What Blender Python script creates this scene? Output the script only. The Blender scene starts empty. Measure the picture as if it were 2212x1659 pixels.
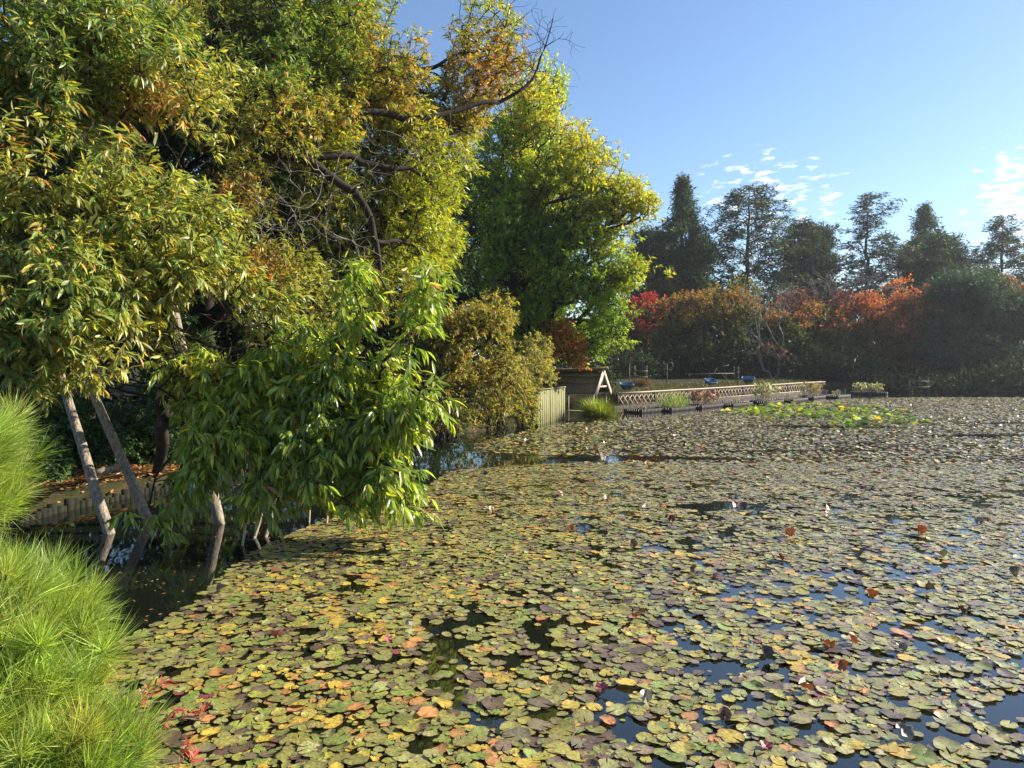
import bpy, math, random
import numpy as np
from mathutils import Vector

rng = np.random.default_rng(11)
random.seed(11)
SC = bpy.context.scene
COL = SC.collection
R = math.radians

# ------------------------------------------------------------------ camera model
HC = 2.3                      # eye height above the water
F = 1597.0                    # focal length in the units of a 2212 x 1659 picture
PITCH = R(-1.85)
cp, sp = math.cos(PITCH), math.sin(PITCH)


def at(u, v, Y):
    a, b = (u - 1106) / F, (829.5 - v) / F
    d = np.array([a, cp - b * sp, sp + b * cp])
    return np.array([0, 0, HC]) + d * (Y / d[1])


def wat(u, v, z=0.0):
    a, b = (u - 1106) / F, (829.5 - v) / F
    d = np.array([a, cp - b * sp, sp + b * cp])
    return np.array([0, 0, HC]) + d * ((z - HC) / d[2])


def proj(P):
    P = np.asarray(P, float) - [0, 0, HC]
    y = P[..., 1] * cp + P[..., 2] * sp
    z = -P[..., 1] * sp + P[..., 2] * cp
    y = np.maximum(y, 1e-3)
    return 1106 + P[..., 0] / y * F, 829.5 - z / y * F


cam = bpy.data.cameras.new('camera')
cam.sensor_width = 36
cam.lens = 36 * F / 2212
cam.clip_start = 0.05
cam.clip_end = 5000
co = bpy.data.objects.new('camera', cam)
COL.objects.link(co)
co.location = (0, 0, HC)
co.rotation_euler = (R(90) + PITCH, 0, 0)
SC.camera = co

# ------------------------------------------------------------------ light
SUN_AZ, SUN_EL = R(77), R(30)          # azimuth from +Y towards +X
w = bpy.data.worlds.new('World')
SC.world = w
w.use_nodes = True
nt = w.node_tree
N, L = nt.nodes, nt.links
bg = N['Background']
sky = N.new('ShaderNodeTexSky')
sky.sky_type = 'NISHITA'
sky.sun_disc = False
sky.sun_elevation = SUN_EL
sky.sun_rotation = SUN_AZ
sky.air_density = 1.0
sky.dust_density = 0.25
sky.ozone_density = 4.0
bg.inputs['Strength'].default_value = 0.080


def mnode(op, a=None, b=None, tree=None):
    t = tree or nt
    n = t.nodes.new('ShaderNodeMath')
    n.operation = op
    for i, x in enumerate((a, b)):
        if x is None:
            continue
        if isinstance(x, (int, float)):
            n.inputs[i].default_value = x
        else:
            t.links.new(x, n.inputs[i])
    return n.outputs[0]


# small fair-weather clouds low over the far trees: noise on a distant flat layer
tc = N.new('ShaderNodeTexCoord')
sx = N.new('ShaderNodeSeparateXYZ')
L.new(tc.outputs['Generated'], sx.inputs[0])
yy = mnode('MAXIMUM', sx.outputs[1], 0.05)
ca = mnode('DIVIDE', sx.outputs[0], yy)
cb = mnode('DIVIDE', sx.outputs[2], yy)


def patch(a0, b0, ra, rb):
    u = mnode('DIVIDE', mnode('SUBTRACT', ca, a0), ra)
    v = mnode('DIVIDE', mnode('SUBTRACT', cb, b0), rb)
    d = mnode('ADD', mnode('MULTIPLY', u, u), mnode('MULTIPLY', v, v))
    return mnode('MAXIMUM', mnode('SUBTRACT', 1.0, d), 0.0)


m = mnode('ADD', patch(0.345, 0.215, 0.14, 0.085), mnode('MULTIPLY', patch(0.69, 0.215, 0.10, 0.10), 1.35))
m = mnode('ADD', m, mnode('MULTIPLY', patch(0.52, 0.12, 0.35, 0.05), 0.9))
cx = N.new('ShaderNodeCombineXYZ')
L.new(mnode('MULTIPLY', ca, 34), cx.inputs[0])
L.new(mnode('MULTIPLY', mnode('SUBTRACT', cb, mnode('MULTIPLY', ca, 0.12)), 115), cx.inputs[1])
nz = N.new('ShaderNodeTexNoise')
nz.inputs['Scale'].default_value = 1.0
nz.inputs['Detail'].default_value = 5
nz.inputs['Roughness'].default_value = 0.55
L.new(cx.outputs[0], nz.inputs['Vector'])
fac = mnode('MULTIPLY', mnode('SUBTRACT', mnode('ADD', nz.outputs[0], mnode('MULTIPLY', m, 0.2)), 0.672), 5.0)
fac = mnode('MINIMUM', mnode('MAXIMUM', mnode('MULTIPLY', fac, mnode('MINIMUM', mnode('MULTIPLY', m, 3.0), 1.0)), 0.0), 0.8)
mx = N.new('ShaderNodeMix')
mx.data_type = 'RGBA'
L.new(fac, mx.inputs[0])
L.new(sky.outputs[0], mx.inputs[6])
mx.inputs[7].default_value = (8.0, 8.1, 8.2, 1)
L.new(mx.outputs[2], bg.inputs[0])

sl = bpy.data.lights.new('sun', 'SUN')
sl.energy = 4.8
sl.angle = R(0.53)
sl.color = (1.0, 0.90, 0.74)
so = bpy.data.objects.new('sun', sl)
COL.objects.link(so)
sd = Vector((math.sin(SUN_AZ) * math.cos(SUN_EL), math.cos(SUN_AZ) * math.cos(SUN_EL), math.sin(SUN_EL)))
so.rotation_euler = sd.to_track_quat('Z', 'Y').to_euler()
so.location = (30, 20, 40)

SC.view_settings.view_transform = 'Standard'
SC.view_settings.look = 'None'
SC.view_settings.exposure = 1.33
SC.view_settings.gamma = 1
SC.cycles.max_bounces = 6
SC.cycles.diffuse_bounces = 3
SC.cycles.glossy_bounces = 3
SC.cycles.transmission_bounces = 4
SC.cycles.volume_bounces = 0
SC.cycles.caustics_reflective = False
SC.cycles.caustics_refractive = False
SC.cycles.sample_clamp_indirect = 6
SC.cycles.sample_clamp_direct = 0


# ------------------------------------------------------------------ materials
def srgb(r, g, b):
    def f(c):
        c /= 255
        return c / 12.92 if c <= 0.04045 else ((c + 0.055) / 1.055) ** 2.4
    return np.array([f(r), f(g), f(b)])


def newmat(name):
    mt = bpy.data.materials.new(name)
    mt.use_nodes = True
    return mt, mt.node_tree, mt.node_tree.nodes['Principled BSDF'], mt.node_tree.nodes['Material Output']


def leafmat(name, rough=0.45, trans=0.35, spec=0.5, under=None, boost=1.6):
    mt, t, p, out = newmat(name)
    a = t.nodes.new('ShaderNodeAttribute')
    a.attribute_name = 'tint'
    colr = a.outputs['Color']
    if under is not None:
        g = t.nodes.new('ShaderNodeNewGeometry')
        mm = t.nodes.new('ShaderNodeMix')
        mm.data_type = 'RGBA'
        t.links.new(mnode('MULTIPLY', g.outputs['Backfacing'], 0.55, t), mm.inputs[0])
        t.links.new(colr, mm.inputs[6])
        mm.inputs[7].default_value = (*under, 1)
        colr = mm.outputs[2]
    t.links.new(colr, p.inputs['Base Color'])
    p.inputs['Roughness'].default_value = rough
    p.inputs['Specular IOR Level'].default_value = spec
    tr = t.nodes.new('ShaderNodeBsdfTranslucent')
    h = t.nodes.new('ShaderNodeMix')
    h.data_type = 'RGBA'
    h.blend_type = 'MULTIPLY'
    h.inputs[0].default_value = 1
    t.links.new(a.outputs['Color'], h.inputs[6])
    h.inputs[7].default_value = (boost * 1.12, boost * 1.15, boost * 0.5, 1)
    t.links.new(h.outputs[2], tr.inputs['Color'])
    ms = t.nodes.new('ShaderNodeMixShader')
    ms.inputs[0].default_value = trans
    t.links.new(p.outputs[0], ms.inputs[1])
    t.links.new(tr.outputs[0], ms.inputs[2])
    t.links.new(ms.outputs[0], out.inputs[0])
    return mt


def noisemat(name, c1, c2, scale=8, rough=0.8, stretch=(1, 1, 1), bump=0.4, spec=0.3, c3=None):
    mt, t, p, out = newmat(name)
    tcn = t.nodes.new('ShaderNodeTexCoord')
    mp = t.nodes.new('ShaderNodeMapping')
    mp.inputs['Scale'].default_value = stretch
    t.links.new(tcn.outputs['Object'], mp.inputs[0])
    n = t.nodes.new('ShaderNodeTexNoise')
    n.inputs['Scale'].default_value = scale
    n.inputs['Detail'].default_value = 6
    n.inputs['Roughness'].default_value = 0.65
    t.links.new(mp.outputs[0], n.inputs['Vector'])
    cr = t.nodes.new('ShaderNodeValToRGB')
    cr.color_ramp.elements[0].position = 0.32
    cr.color_ramp.elements[1].position = 0.68
    cr.color_ramp.elements[0].color = (*c1, 1)
    cr.color_ramp.elements[1].color = (*c2, 1)
    if c3 is not None:
        e = cr.color_ramp.elements.new(0.5)
        e.color = (*c3, 1)
    t.links.new(n.outputs[0], cr.inputs[0])
    t.links.new(cr.outputs[0], p.inputs['Base Color'])
    p.inputs['Roughness'].default_value = rough
    p.inputs['Specular IOR Level'].default_value = spec
    if bump:
        b = t.nodes.new('ShaderNodeBump')
        b.inputs['Strength'].default_value = bump
        b.inputs['Distance'].default_value = 0.02
        t.links.new(n.outputs[0], b.inputs['Height'])
        t.links.new(b.outputs[0], p.inputs['Normal'])
    return mt


M = {}
M['bark'] = noisemat('dark_bark', (0.010, 0.008, 0.006), (0.045, 0.035, 0.026), 9, 0.95, (1, 1, .3), .8)
M['greybark'] = noisemat('grey_bark', (0.10, 0.085, 0.07), (0.30, 0.27, 0.23), 12, 0.85, (1, 1, .4), .5)
M['conbark'] = noisemat('conifer_bark', (0.03, 0.018, 0.011), (0.11, 0.07, 0.045), 10, 0.9, (1, 1, .15), .7)
M['pole'] = noisemat('weathered_pole_wood', (0.10, 0.08, 0.06), (0.40, 0.335, 0.265), 9, 0.8, (4, 4, .25), 1.0, c3=(.24, .2, .155))
M['bamboo'] = noisemat('dry_bamboo', (0.30, 0.24, 0.15), (0.46, 0.39, 0.27), 6, 0.5, (1, 1, 1), .15)
M['rail'] = noisemat('grey_bamboo_rail', (0.28, 0.225, 0.165), (0.46, 0.37, 0.275), 5, 0.6, (1, 1, 1), .2)
M['stick'] = noisemat('old_grey_stick', (0.07, 0.058, 0.042), (0.19, 0.16, 0.115), 6, 0.7, (1, 1, 1), .2)
M['board'] = noisemat('mossy_board', (0.07, 0.07, 0.04), (0.23, 0.22, 0.11), 5, 0.85, (6, 6, .5), .5, c3=(.2, .2, .09))
M['mosslog_shade'] = noisemat('mossy_log_shade', (0.004, 0.004, 0.003), (0.022, 0.022, 0.011), 7, 0.9, (2, 2, 1), .6, c3=(.012, .013, .006))  # mossy logs, colour lowered to carry the deep shade of the bank
M['planter'] = noisemat('wet_planter_log', (0.008, 0.007, 0.007), (0.05, 0.042, 0.038), 6, 0.6, (5, 5, .5), .5)
M['logwall'] = noisemat('wet_log_wall', (0.03, 0.024, 0.02), (0.13, 0.10, 0.085), 6, 0.7, (5, 5, .5), .5)
M['thatch'] = noisemat('old_bark_roof', (0.07, 0.048, 0.032), (0.32, 0.22, 0.14), 9, 0.95, (1.2, 4, 4), 1.0, c3=(.16, .115, .075))
M['barge'] = noisemat('pale_barge_board', (0.34, 0.26, 0.22), (0.55, 0.45, 0.39), 6, 0.7, (1, 1, 1), .3)
M['darkwood'] = noisemat('dark_wood', (0.02, 0.016, 0.013), (0.075, 0.058, 0.045), 7, 0.8, (1, 1, 1), .4)
M['tub'] = noisemat('blue_plastic', (0.03, 0.10, 0.19), (0.05, 0.15, 0.26), 3, 0.45, (1, 1, 1), .05, .5)
M['litter'] = leafmat('fallen_leaf', .7, .15, .2)
M['oakleaf'] = leafmat('oak_leaf', .42, .36, .6, under=(0.22, 0.23, 0.13))
M['gloss'] = leafmat('glossy_oak_leaf', .30, .42, .6, boost=2.3)
M['softleaf'] = leafmat('soft_leaf', .5, .42, .4, boost=1.8)
M['darkleaf'] = leafmat('evergreen_leaf', .55, .2, .18)
M['mapleleaf'] = leafmat('maple_leaf', .55, .40, .3, boost=1.5)
M['conleaf'] = leafmat('conifer_leaf', .6, .20, .3)
M['needle'] = leafmat('pine_needle', .38, .40, .5, boost=1.3)
M['grassy'] = leafmat('grass_blade', .5, .38, .4)
M['dryleaf'] = leafmat('dry_leaf', .6, .3, .3)


# pads: tint attribute with veins and freckles of the leaf itself
def padmat():
    mt, t, p, out = newmat('lily_pad_leaf')
    a = t.nodes.new('ShaderNodeAttribute')
    a.attribute_name = 'tint'
    tcn = t.nodes.new('ShaderNodeNewGeometry')
    n = t.nodes.new('ShaderNodeTexNoise')
    n.inputs['Scale'].default_value = 55
    n.inputs['Detail'].default_value = 4
    t.links.new(tcn.outputs['Position'], n.inputs['Vector'])
    mr = t.nodes.new('ShaderNodeMapRange')
    mr.inputs[1].default_value = .3
    mr.inputs[2].default_value = .72
    mr.inputs[3].default_value = 1.25
    mr.inputs[4].default_value = 0.55
    t.links.new(n.outputs[0], mr.inputs[0])
    h = t.nodes.new('ShaderNodeMix')
    h.data_type = 'RGBA'
    h.blend_type = 'MULTIPLY'
    h.inputs[0].default_value = 1
    t.links.new(a.outputs['Color'], h.inputs[6])
    t.links.new(mr.outputs[0], h.inputs[7])
    # radiating veins and a worn brown margin, from each leaf's own disc coordinates
    pa = t.nodes.new('ShaderNodeAttribute')
    pa.attribute_name = 'disc'
    sp_ = t.nodes.new('ShaderNodeSeparateXYZ')
    t.links.new(pa.outputs['Vector'], sp_.inputs[0])
    ang = mnode('ARCTAN2', sp_.outputs[1], sp_.outputs[0], t)
    rr = mnode('SQRT', mnode('ADD', mnode('MULTIPLY', sp_.outputs[0], sp_.outputs[0], t), mnode('MULTIPLY', sp_.outputs[1], sp_.outputs[1], t), t), None, t)
    nv = t.nodes.new('ShaderNodeTexNoise')
    nv.inputs['Scale'].default_value = 30
    t.links.new(tcn.outputs['Position'], nv.inputs['Vector'])
    wav = mnode('ABSOLUTE', mnode('SINE', mnode('ADD', mnode('MULTIPLY', ang, 6.5, t), mnode('MULTIPLY', nv.outputs[0], 1.6, t), t), None, t), None, t)
    vein = mnode('MULTIPLY', mnode('MAXIMUM', mnode('SUBTRACT', 1.0, mnode('MULTIPLY', wav, mnode('ADD', 2.0, mnode('MULTIPLY', rr, 6.0, t), t), t), t), 0.0, t), mnode('GREATER_THAN', rr, 0.02, t), t)
    hv_ = t.nodes.new('ShaderNodeMix')
    hv_.data_type = 'RGBA'
    t.links.new(mnode('MULTIPLY', vein, 0.42, t), hv_.inputs[0])
    t.links.new(h.outputs[2], hv_.inputs[6])
    hv_.inputs[7].default_value = (0.40, 0.36, 0.17, 1)
    wear = mnode('MINIMUM', mnode('MAXIMUM', mnode('MULTIPLY', mnode('SUBTRACT', mnode('ADD', rr, mnode('MULTIPLY', nv.outputs[0], 1.1, t), t), 1.42, t), 5.0, t), 0.0, t), 0.75, t)
    he_ = t.nodes.new('ShaderNodeMix')
    he_.data_type = 'RGBA'
    t.links.new(wear, he_.inputs[0])
    t.links.new(hv_.outputs[2], he_.inputs[6])
    he_.inputs[7].default_value = (0.13, 0.075, 0.035, 1)
    h = he_
    t.links.new(h.outputs[2], p.inputs['Base Color'])
    p.inputs['Roughness'].default_value = 0.38
    p.inputs['Specular IOR Level'].default_value = 0.6
    p.inputs['Coat Weight'].default_value = 1.0
    p.inputs['Coat Roughness'].default_value = 0.52
    p.inputs['Sheen Weight'].default_value = 0.05
    p.inputs['Sheen Roughness'].default_value = 0.45
    b = t.nodes.new('ShaderNodeBump')
    b.inputs['Strength'].default_value = .25
    b.inputs['Distance'].default_value = .006
    n2 = t.nodes.new('ShaderNodeTexNoise')
    n2.inputs['Scale'].default_value = 28
    t.links.new(tcn.outputs['Position'], n2.inputs['Vector'])
    t.links.new(mnode('ADD', n2.outputs[0], mnode('MULTIPLY', vein, -.5, t), t), b.inputs['Height'])
    t.links.new(b.outputs[0], p.inputs['Normal'])
    tr = t.nodes.new('ShaderNodeBsdfTranslucent')
    t.links.new(a.outputs['Color'], tr.inputs['Color'])
    ms = t.nodes.new('ShaderNodeMixShader')
    ms.inputs[0].default_value = .12
    t.links.new(p.outputs[0], ms.inputs[1])
    t.links.new(tr.outputs[0], ms.inputs[2])
    t.links.new(ms.outputs[0], out.inputs[0])
    return mt


M['pad'] = padmat()

mt, t, p, out = newmat('pond_water')
p.inputs['Base Color'].default_value = (0.007, 0.009, 0.006, 1)
p.inputs['Roughness'].default_value = 0.03
p.inputs['IOR'].default_value = 1.75
n = t.nodes.new('ShaderNodeTexNoise')
n.inputs['Scale'].default_value = 1.3
n.inputs['Detail'].default_value = 2
g = t.nodes.new('ShaderNodeNewGeometry')
t.links.new(g.outputs['Position'], n.inputs['Vector'])
b = t.nodes.new('ShaderNodeBump')
b.inputs['Strength'].default_value = .05
b.inputs['Distance'].default_value = .05
t.links.new(n.outputs[0], b.inputs['Height'])
t.links.new(b.outputs[0], p.inputs['Normal'])
M['water'] = mt
M['ground'] = noisemat('bank_soil', (0.02, 0.016, 0.009), (0.075, 0.05, 0.028), 2.2, 0.95, (1, 1, 1), .6, .1, c3=(.03, .032, .013))  # dark leaf-mould soil, taken darker to stand in for far-bank tree shade


# ------------------------------------------------------------------ mesh helpers
def mesh(name, V, polys, mat, parent=None, tint=None, smooth=True, disc=None):
    V = np.asarray(V, np.float32)
    me = bpy.data.meshes.new(name)
    polys = [np.asarray(q, np.int32) for q in polys if len(q)]
    loops = np.concatenate([q.ravel() for q in polys])
    sizes = np.concatenate([np.full(len(q), q.shape[1], np.int32) for q in polys])
    starts = np.concatenate([[0], np.cumsum(sizes)[:-1]]).astype(np.int32)
    me.vertices.add(len(V))
    me.vertices.foreach_set('co', V.ravel())
    me.loops.add(len(loops))
    me.loops.foreach_set('vertex_index', loops)
    me.polygons.add(len(sizes))
    me.polygons.foreach_set('loop_start', starts)
    me.polygons.foreach_set('loop_total', sizes)
    if smooth:
        me.polygons.foreach_set('use_smooth', np.ones(len(sizes), bool))
    if tint is not None:
        at_ = me.attributes.new('tint', 'FLOAT_COLOR', 'POINT')
        c = np.ones((len(V), 4), np.float32)
        c[:, :3] = tint
        at_.data.foreach_set('color', c.ravel())
    if disc is not None:
        d_ = me.attributes.new('disc', 'FLOAT_VECTOR', 'POINT')
        d_.data.foreach_set('vector', np.asarray(disc, np.float32).ravel())
    me.update(calc_edges=True)
    me.materials.append(M[mat] if isinstance(mat, str) else mat)
    o = bpy.data.objects.new(name, me)
    COL.objects.link(o)
    if parent is not None:
        o.parent = parent
        o.matrix_parent_inverse = parent.matrix_world.inverted() if False else o.matrix_parent_inverse
    return o


def local(V, root):
    return np.asarray(V) - np.array(root.location)


def empty(name, loc, label, cat, group=None):
    o = bpy.data.objects.new(name, None)
    o.empty_display_size = .2
    COL.objects.link(o)
    o.location = [float(c) for c in loc]
    return tag(o, label, cat, group)


def tag(o, label=None, cat=None, group=None, kind=None):
    if label:
        o['label'] = label
    if cat:
        o['category'] = cat
    if group:
        o['group'] = group
    if kind:
        o['kind'] = kind
    return o


def part(name, mb, mat, root, label=None, smooth=False):
    V, polys = mb.get()
    o = mesh(name, local(V, root), polys, mat, root, smooth=smooth)
    if label:
        o['label'] = label
    return o


def unit(a):
    return a / np.maximum(np.linalg.norm(a, axis=-1, keepdims=True), 1e-9)


def perp(d):
    ref = np.where(np.abs(d[..., 2:3]) < .9, [[0, 0, 1.0]], [[1.0, 0, 0]])
    a = unit(np.cross(d, ref))
    return a, np.cross(d, a)


class MB:
    """collects boxes, tubes and sheets into one mesh"""

    def __init__(s):
        s.V, s.P, s.n = [], {}, 0

    def add(s, V, faces):
        for f in faces:
            s.P.setdefault(len(f), []).append([i + s.n for i in f])
        s.V.extend([list(map(float, v)) for v in V])
        s.n += len(V)

    def beam(s, a, b, w, h, up=(0, 0, 1), ends=True):
        a, b = np.array(a, float), np.array(b, float)
        d = unit(b - a)
        x = np.cross(d, up)
        if np.linalg.norm(x) < 1e-4:
            x = np.cross(d, (1, 0, 0))
        x = unit(x)
        z = np.cross(x, d)
        V = []
        for q in (a, b):
            for i, j in ((-1, -1), (1, -1), (1, 1), (-1, 1)):
                V.append(q + x * i * w / 2 + z * j * h / 2)
        s.add(V, [(0, 1, 5, 4), (1, 2, 6, 5), (2, 3, 7, 6), (3, 0, 4, 7), (3, 2, 1, 0), (4, 5, 6, 7)])

    def tube(s, pts, rad, k=10, wob=0):
        pts = np.array(pts, float)
        rad = np.broadcast_to(rad, len(pts))
        V = []
        for i, q in enumerate(pts):
            d = unit(pts[min(i + 1, len(pts) - 1)] - pts[max(i - 1, 0)])
            x, y = perp(d[None])
            for j in range(k):
                an = 2 * math.pi * j / k
                rr = rad[i] * (1 + wob * math.sin(3 * an + i))
                V.append(q + (x[0] * math.cos(an) + y[0] * math.sin(an)) * rr)
        Fc = []
        for i in range(len(pts) - 1):
            for j in range(k):
                Fc.append((i * k + j, i * k + (j + 1) % k, (i + 1) * k + (j + 1) % k, (i + 1) * k + j))
        Fc.append(tuple(range(k))[::-1])
        Fc.append(tuple((len(pts) - 1) * k + j for j in range(k)))
        s.add(V, Fc)

    def get(s):
        return np.array(s.V), [np.array(q) for q in s.P.values()]


def noise3(Pn, sc, seed):
    r = np.random.default_rng(seed)
    v = np.zeros(len(Pn))
    for i in range(7):
        k = r.normal(size=3)
        k = k / np.linalg.norm(k) * r.uniform(.6, 1.6) / sc * 2 * math.pi * .5
        v += np.sin(Pn @ k + r.uniform(0, 6.28))
    return v / 2.6


# ------------------------------------------------------------------ leaves
LO = ((0, 0), (.42, 1), (1, 0))
HI = ((0, 0), (.28, .85), (.62, .8), (1, 0))


def leaves(pos, d, nrm, Ln, Wd, droop=.15, fold=.35, hi=False):
    n = len(pos)
    d = unit(d)
    s = unit(np.cross(d, nrm))
    nn = np.cross(s, d)
    Ln = np.broadcast_to(Ln, n)[:, None]
    Wd = np.broadcast_to(Wd, n)[:, None] / 2
    dr = np.broadcast_to(droop, n)[:, None]
    st = HI if hi else LO
    V = []
    for tt, ww in st:
        c = pos + d * Ln * tt - nn * (dr * Ln * tt * tt)
        if ww == 0:
            V.append(c)
        else:
            e = nn * (fold * Wd * ww)
            V += [c - s * Wd * ww + e, c, c + s * Wd * ww + e]
    k = len(V)
    V = np.stack(V, 1).reshape(-1, 3)
    base = (np.arange(n) * k)[:, None]
    if hi:
        tri = [(0, 2, 1), (0, 3, 2), (4, 5, 7), (5, 6, 7)]
        quad = [(1, 2, 5, 4), (2, 3, 6, 5)]
    else:
        tri = [(0, 2, 1), (0, 3, 2), (1, 2, 4), (2, 3, 4)]
        quad = []
    P = [np.concatenate([base + np.array(f) for f in tri])]
    if quad:
        P.append(np.concatenate([base + np.array(f) for f in quad]))
    return V, P, k


def palette(n, items, seedless=None):
    """items: (weight, sRGB); returns linear colours with per-leaf scatter"""
    wts = np.array([i[0] for i in items], float)
    ids = rng.choice(len(items), n, p=wts / wts.sum())
    cols = np.array([srgb(*i[1]) for i in items])[ids]
    return np.minimum(cols * 1.25 * rng.lognormal(0, .18, (n, 1)) * rng.lognormal(0, .06, (n, 3)), .8)


# ------------------------------------------------------------------ tree skeleton
def skeleton(base, pts, guides=(), bf=.3):
    pos = [np.array(base, float)]
    par = [-1]
    pl = [0.0]
    fix = {}
    for gd in guides:                    # (radius0, radius1, points)
        r0, r1, gp = gd
        gp = np.array(gp, float)
        arr = np.array(pos)
        cur = int(np.argmin(np.linalg.norm(arr - gp[0], axis=1)))
        cnt = len(gp)
        for i, q in enumerate(gp):
            if np.linalg.norm(q - pos[cur]) < 1e-4:
                continue
            pos.append(q)
            par.append(cur)
            pl.append(pl[cur] + np.linalg.norm(q - pos[cur]))
            cur = len(pos) - 1
            fix[cur] = r0 + (r1 - r0) * i / max(1, cnt - 1)
    pts = np.asarray(pts, float)
    order = np.argsort(np.linalg.norm(pts - np.array(base), axis=1))
    n0 = len(pos)
    Pn = np.zeros((n0 + len(pts), 3))
    Pn[:n0] = pos
    PL = np.zeros(n0 + len(pts))
    PL[:n0] = pl
    PA = np.full(n0 + len(pts), -1)
    PA[:n0] = par
    where = np.zeros(len(pts), int)
    k = n0
    for i in order:
        q = pts[i]
        dd = np.linalg.norm(Pn[:k] - q, axis=1)
        j = int(np.argmin(dd + bf * PL[:k]))
        Pn[k] = q
        PA[k] = j
        PL[k] = PL[j] + dd[j]
        where[i] = k
        k += 1
    return Pn, PA, where, fix


def branches(Pn, PA, rtip, rmax, fix, expo=.42, jit=.10):
    n = len(Pn)
    cnt = np.ones(n)
    for i in range(n - 1, 0, -1):
        cnt[PA[i]] += cnt[i]
    rad = np.minimum(rtip * cnt ** expo, rmax)
    for i, r in fix.items():
        rad[i] = max(r, min(rad[i], r * 1.3))
    for i in range(n):
        if PA[i] >= 0:
            rad[i] = min(rad[i], rad[PA[i]] * 1.0)
    e = np.arange(1, n)
    pa = PA[e]
    p0, p1 = Pn[pa], Pn[e]
    vec = p1 - p0
    ln = np.linalg.norm(vec, axis=1, keepdims=True)
    du = unit(vec)
    gp = PA[pa]
    dp = np.where((gp >= 0)[:, None], unit(Pn[pa] - Pn[np.maximum(gp, 0)]), du)
    c0 = p0 + unit(dp * .6 + du) * ln * .33
    c1 = p1 - du * ln * .33 + rng.normal(0, 1, p1.shape) * ln * jit
    r1 = rad[e]
    r0 = np.minimum(rad[pa], r1 * 1.25 + .002)
    return p0, c0, c1, p1, r0, r1


def tubes(seg, k, ns):
    p0, c0, c1, p1, r0, r1 = seg
    n = len(p0)
    V = []
    for i in range(ns + 1):
        t_ = i / ns
        c = (1 - t_) ** 3 * p0 + 3 * (1 - t_) ** 2 * t_ * c0 + 3 * (1 - t_) * t_ * t_ * c1 + t_ ** 3 * p1
        d = 3 * (1 - t_) ** 2 * (c0 - p0) + 6 * (1 - t_) * t_ * (c1 - c0) + 3 * t_ * t_ * (p1 - c1)
        x, y = perp(unit(d))
        r = (r0 + (r1 - r0) * t_)[:, None]
        for j in range(k):
            an = 2 * math.pi * j / k
            V.append(c + (x * math.cos(an) + y * math.sin(an)) * r)
    K = len(V)
    V = np.stack(V, 1).reshape(-1, 3)
    base = (np.arange(n) * K)[:, None]
    P = []
    for i in range(ns):
        for j in range(k):
            P.append(base + np.array([i * k + j, i * k + (j + 1) % k, (i + 1) * k + (j + 1) % k, (i + 1) * k + j]))
    return V, [np.concatenate(P)]


def wood(root, seg, thick, bark, names=('trunk', 'branchwork'), ns=(4, 3)):
    r1 = seg[5]
    for nm, msk, k, s_ in ((names[0], r1 >= thick, 8, ns[0]), (names[1], r1 < thick, 4, ns[1])):
        if msk.sum() == 0:
            continue
        V, P = tubes([q[msk] for q in seg], k, s_)
        mesh(nm, local(V, root), P, bark, root)


def ell(n, blobs, outer=3.0, gap=.0, gs=1.0, seed=1):
    """points in ellipsoids given as (u, v, Y, ru, rv, rY) in picture units and metres"""
    C_, Rr, W = [], [], []
    for bl in blobs:
        u, v, Y, ru, rv, rY = bl[:6]
        C_.append(at(u, v, Y))
        Rr.append((ru * Y / F, rY, rv * Y / F))
        W.append((ru * Y / F * rv * Y / F * rY) ** .75 * (bl[6] if len(bl) > 6 else 1))
    C_, Rr, W = np.array(C_), np.array(Rr), np.array(W)
    outp = np.zeros((0, 3))
    while len(outp) < n:
        mcount = int(n * 1.6) + 50
        ids = rng.choice(len(C_), mcount, p=W / W.sum())
        d = unit(rng.normal(size=(mcount, 3)))
        r = rng.random(mcount) ** (1 / outer)
        lump = 1 + .22 * noise3(d * 1.0 + C_[ids], 1.1, seed + 5)
        q = C_[ids] + d * (r * lump)[:, None] * Rr[ids]
        if gap > 0:
            q = q[noise3(q, gs, seed) > (gap * 2 - 1)]
        outp = np.concatenate([outp, q])
    return outp[:n]


def spray(tips, sdir, nl, shoot, ang, grav, normj=.5):
    n = len(tips)
    T = np.repeat(tips, nl, 0)
    S = np.repeat(sdir, nl, 0)
    tt = rng.random(n * nl)
    sh = np.repeat(np.broadcast_to(shoot, n), nl)
    pos = T + S * ((tt - .25) * sh)[:, None] - np.array([0, 0, 1.0]) * (.3 * tt * tt * sh * grav)[:, None]
    x, y = perp(S)
    ph = rng.random(n * nl) * 2 * math.pi
    th = ang * (1.25 - .7 * tt) * rng.uniform(.7, 1.3, n * nl)
    d = S * np.cos(th)[:, None] + (x * np.cos(ph)[:, None] + y * np.sin(ph)[:, None]) * np.sin(th)[:, None]
    d = unit(d - np.array([0, 0, 1.0]) * (grav * rng.uniform(.5, 1.2, n * nl))[:, None])
    up = np.array([0, 0, 1.0]) + rng.normal(0, normj, d.shape)
    nrm = unit(up - d * (up * d).sum(1, keepdims=True))
    return pos, d, nrm


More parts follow.
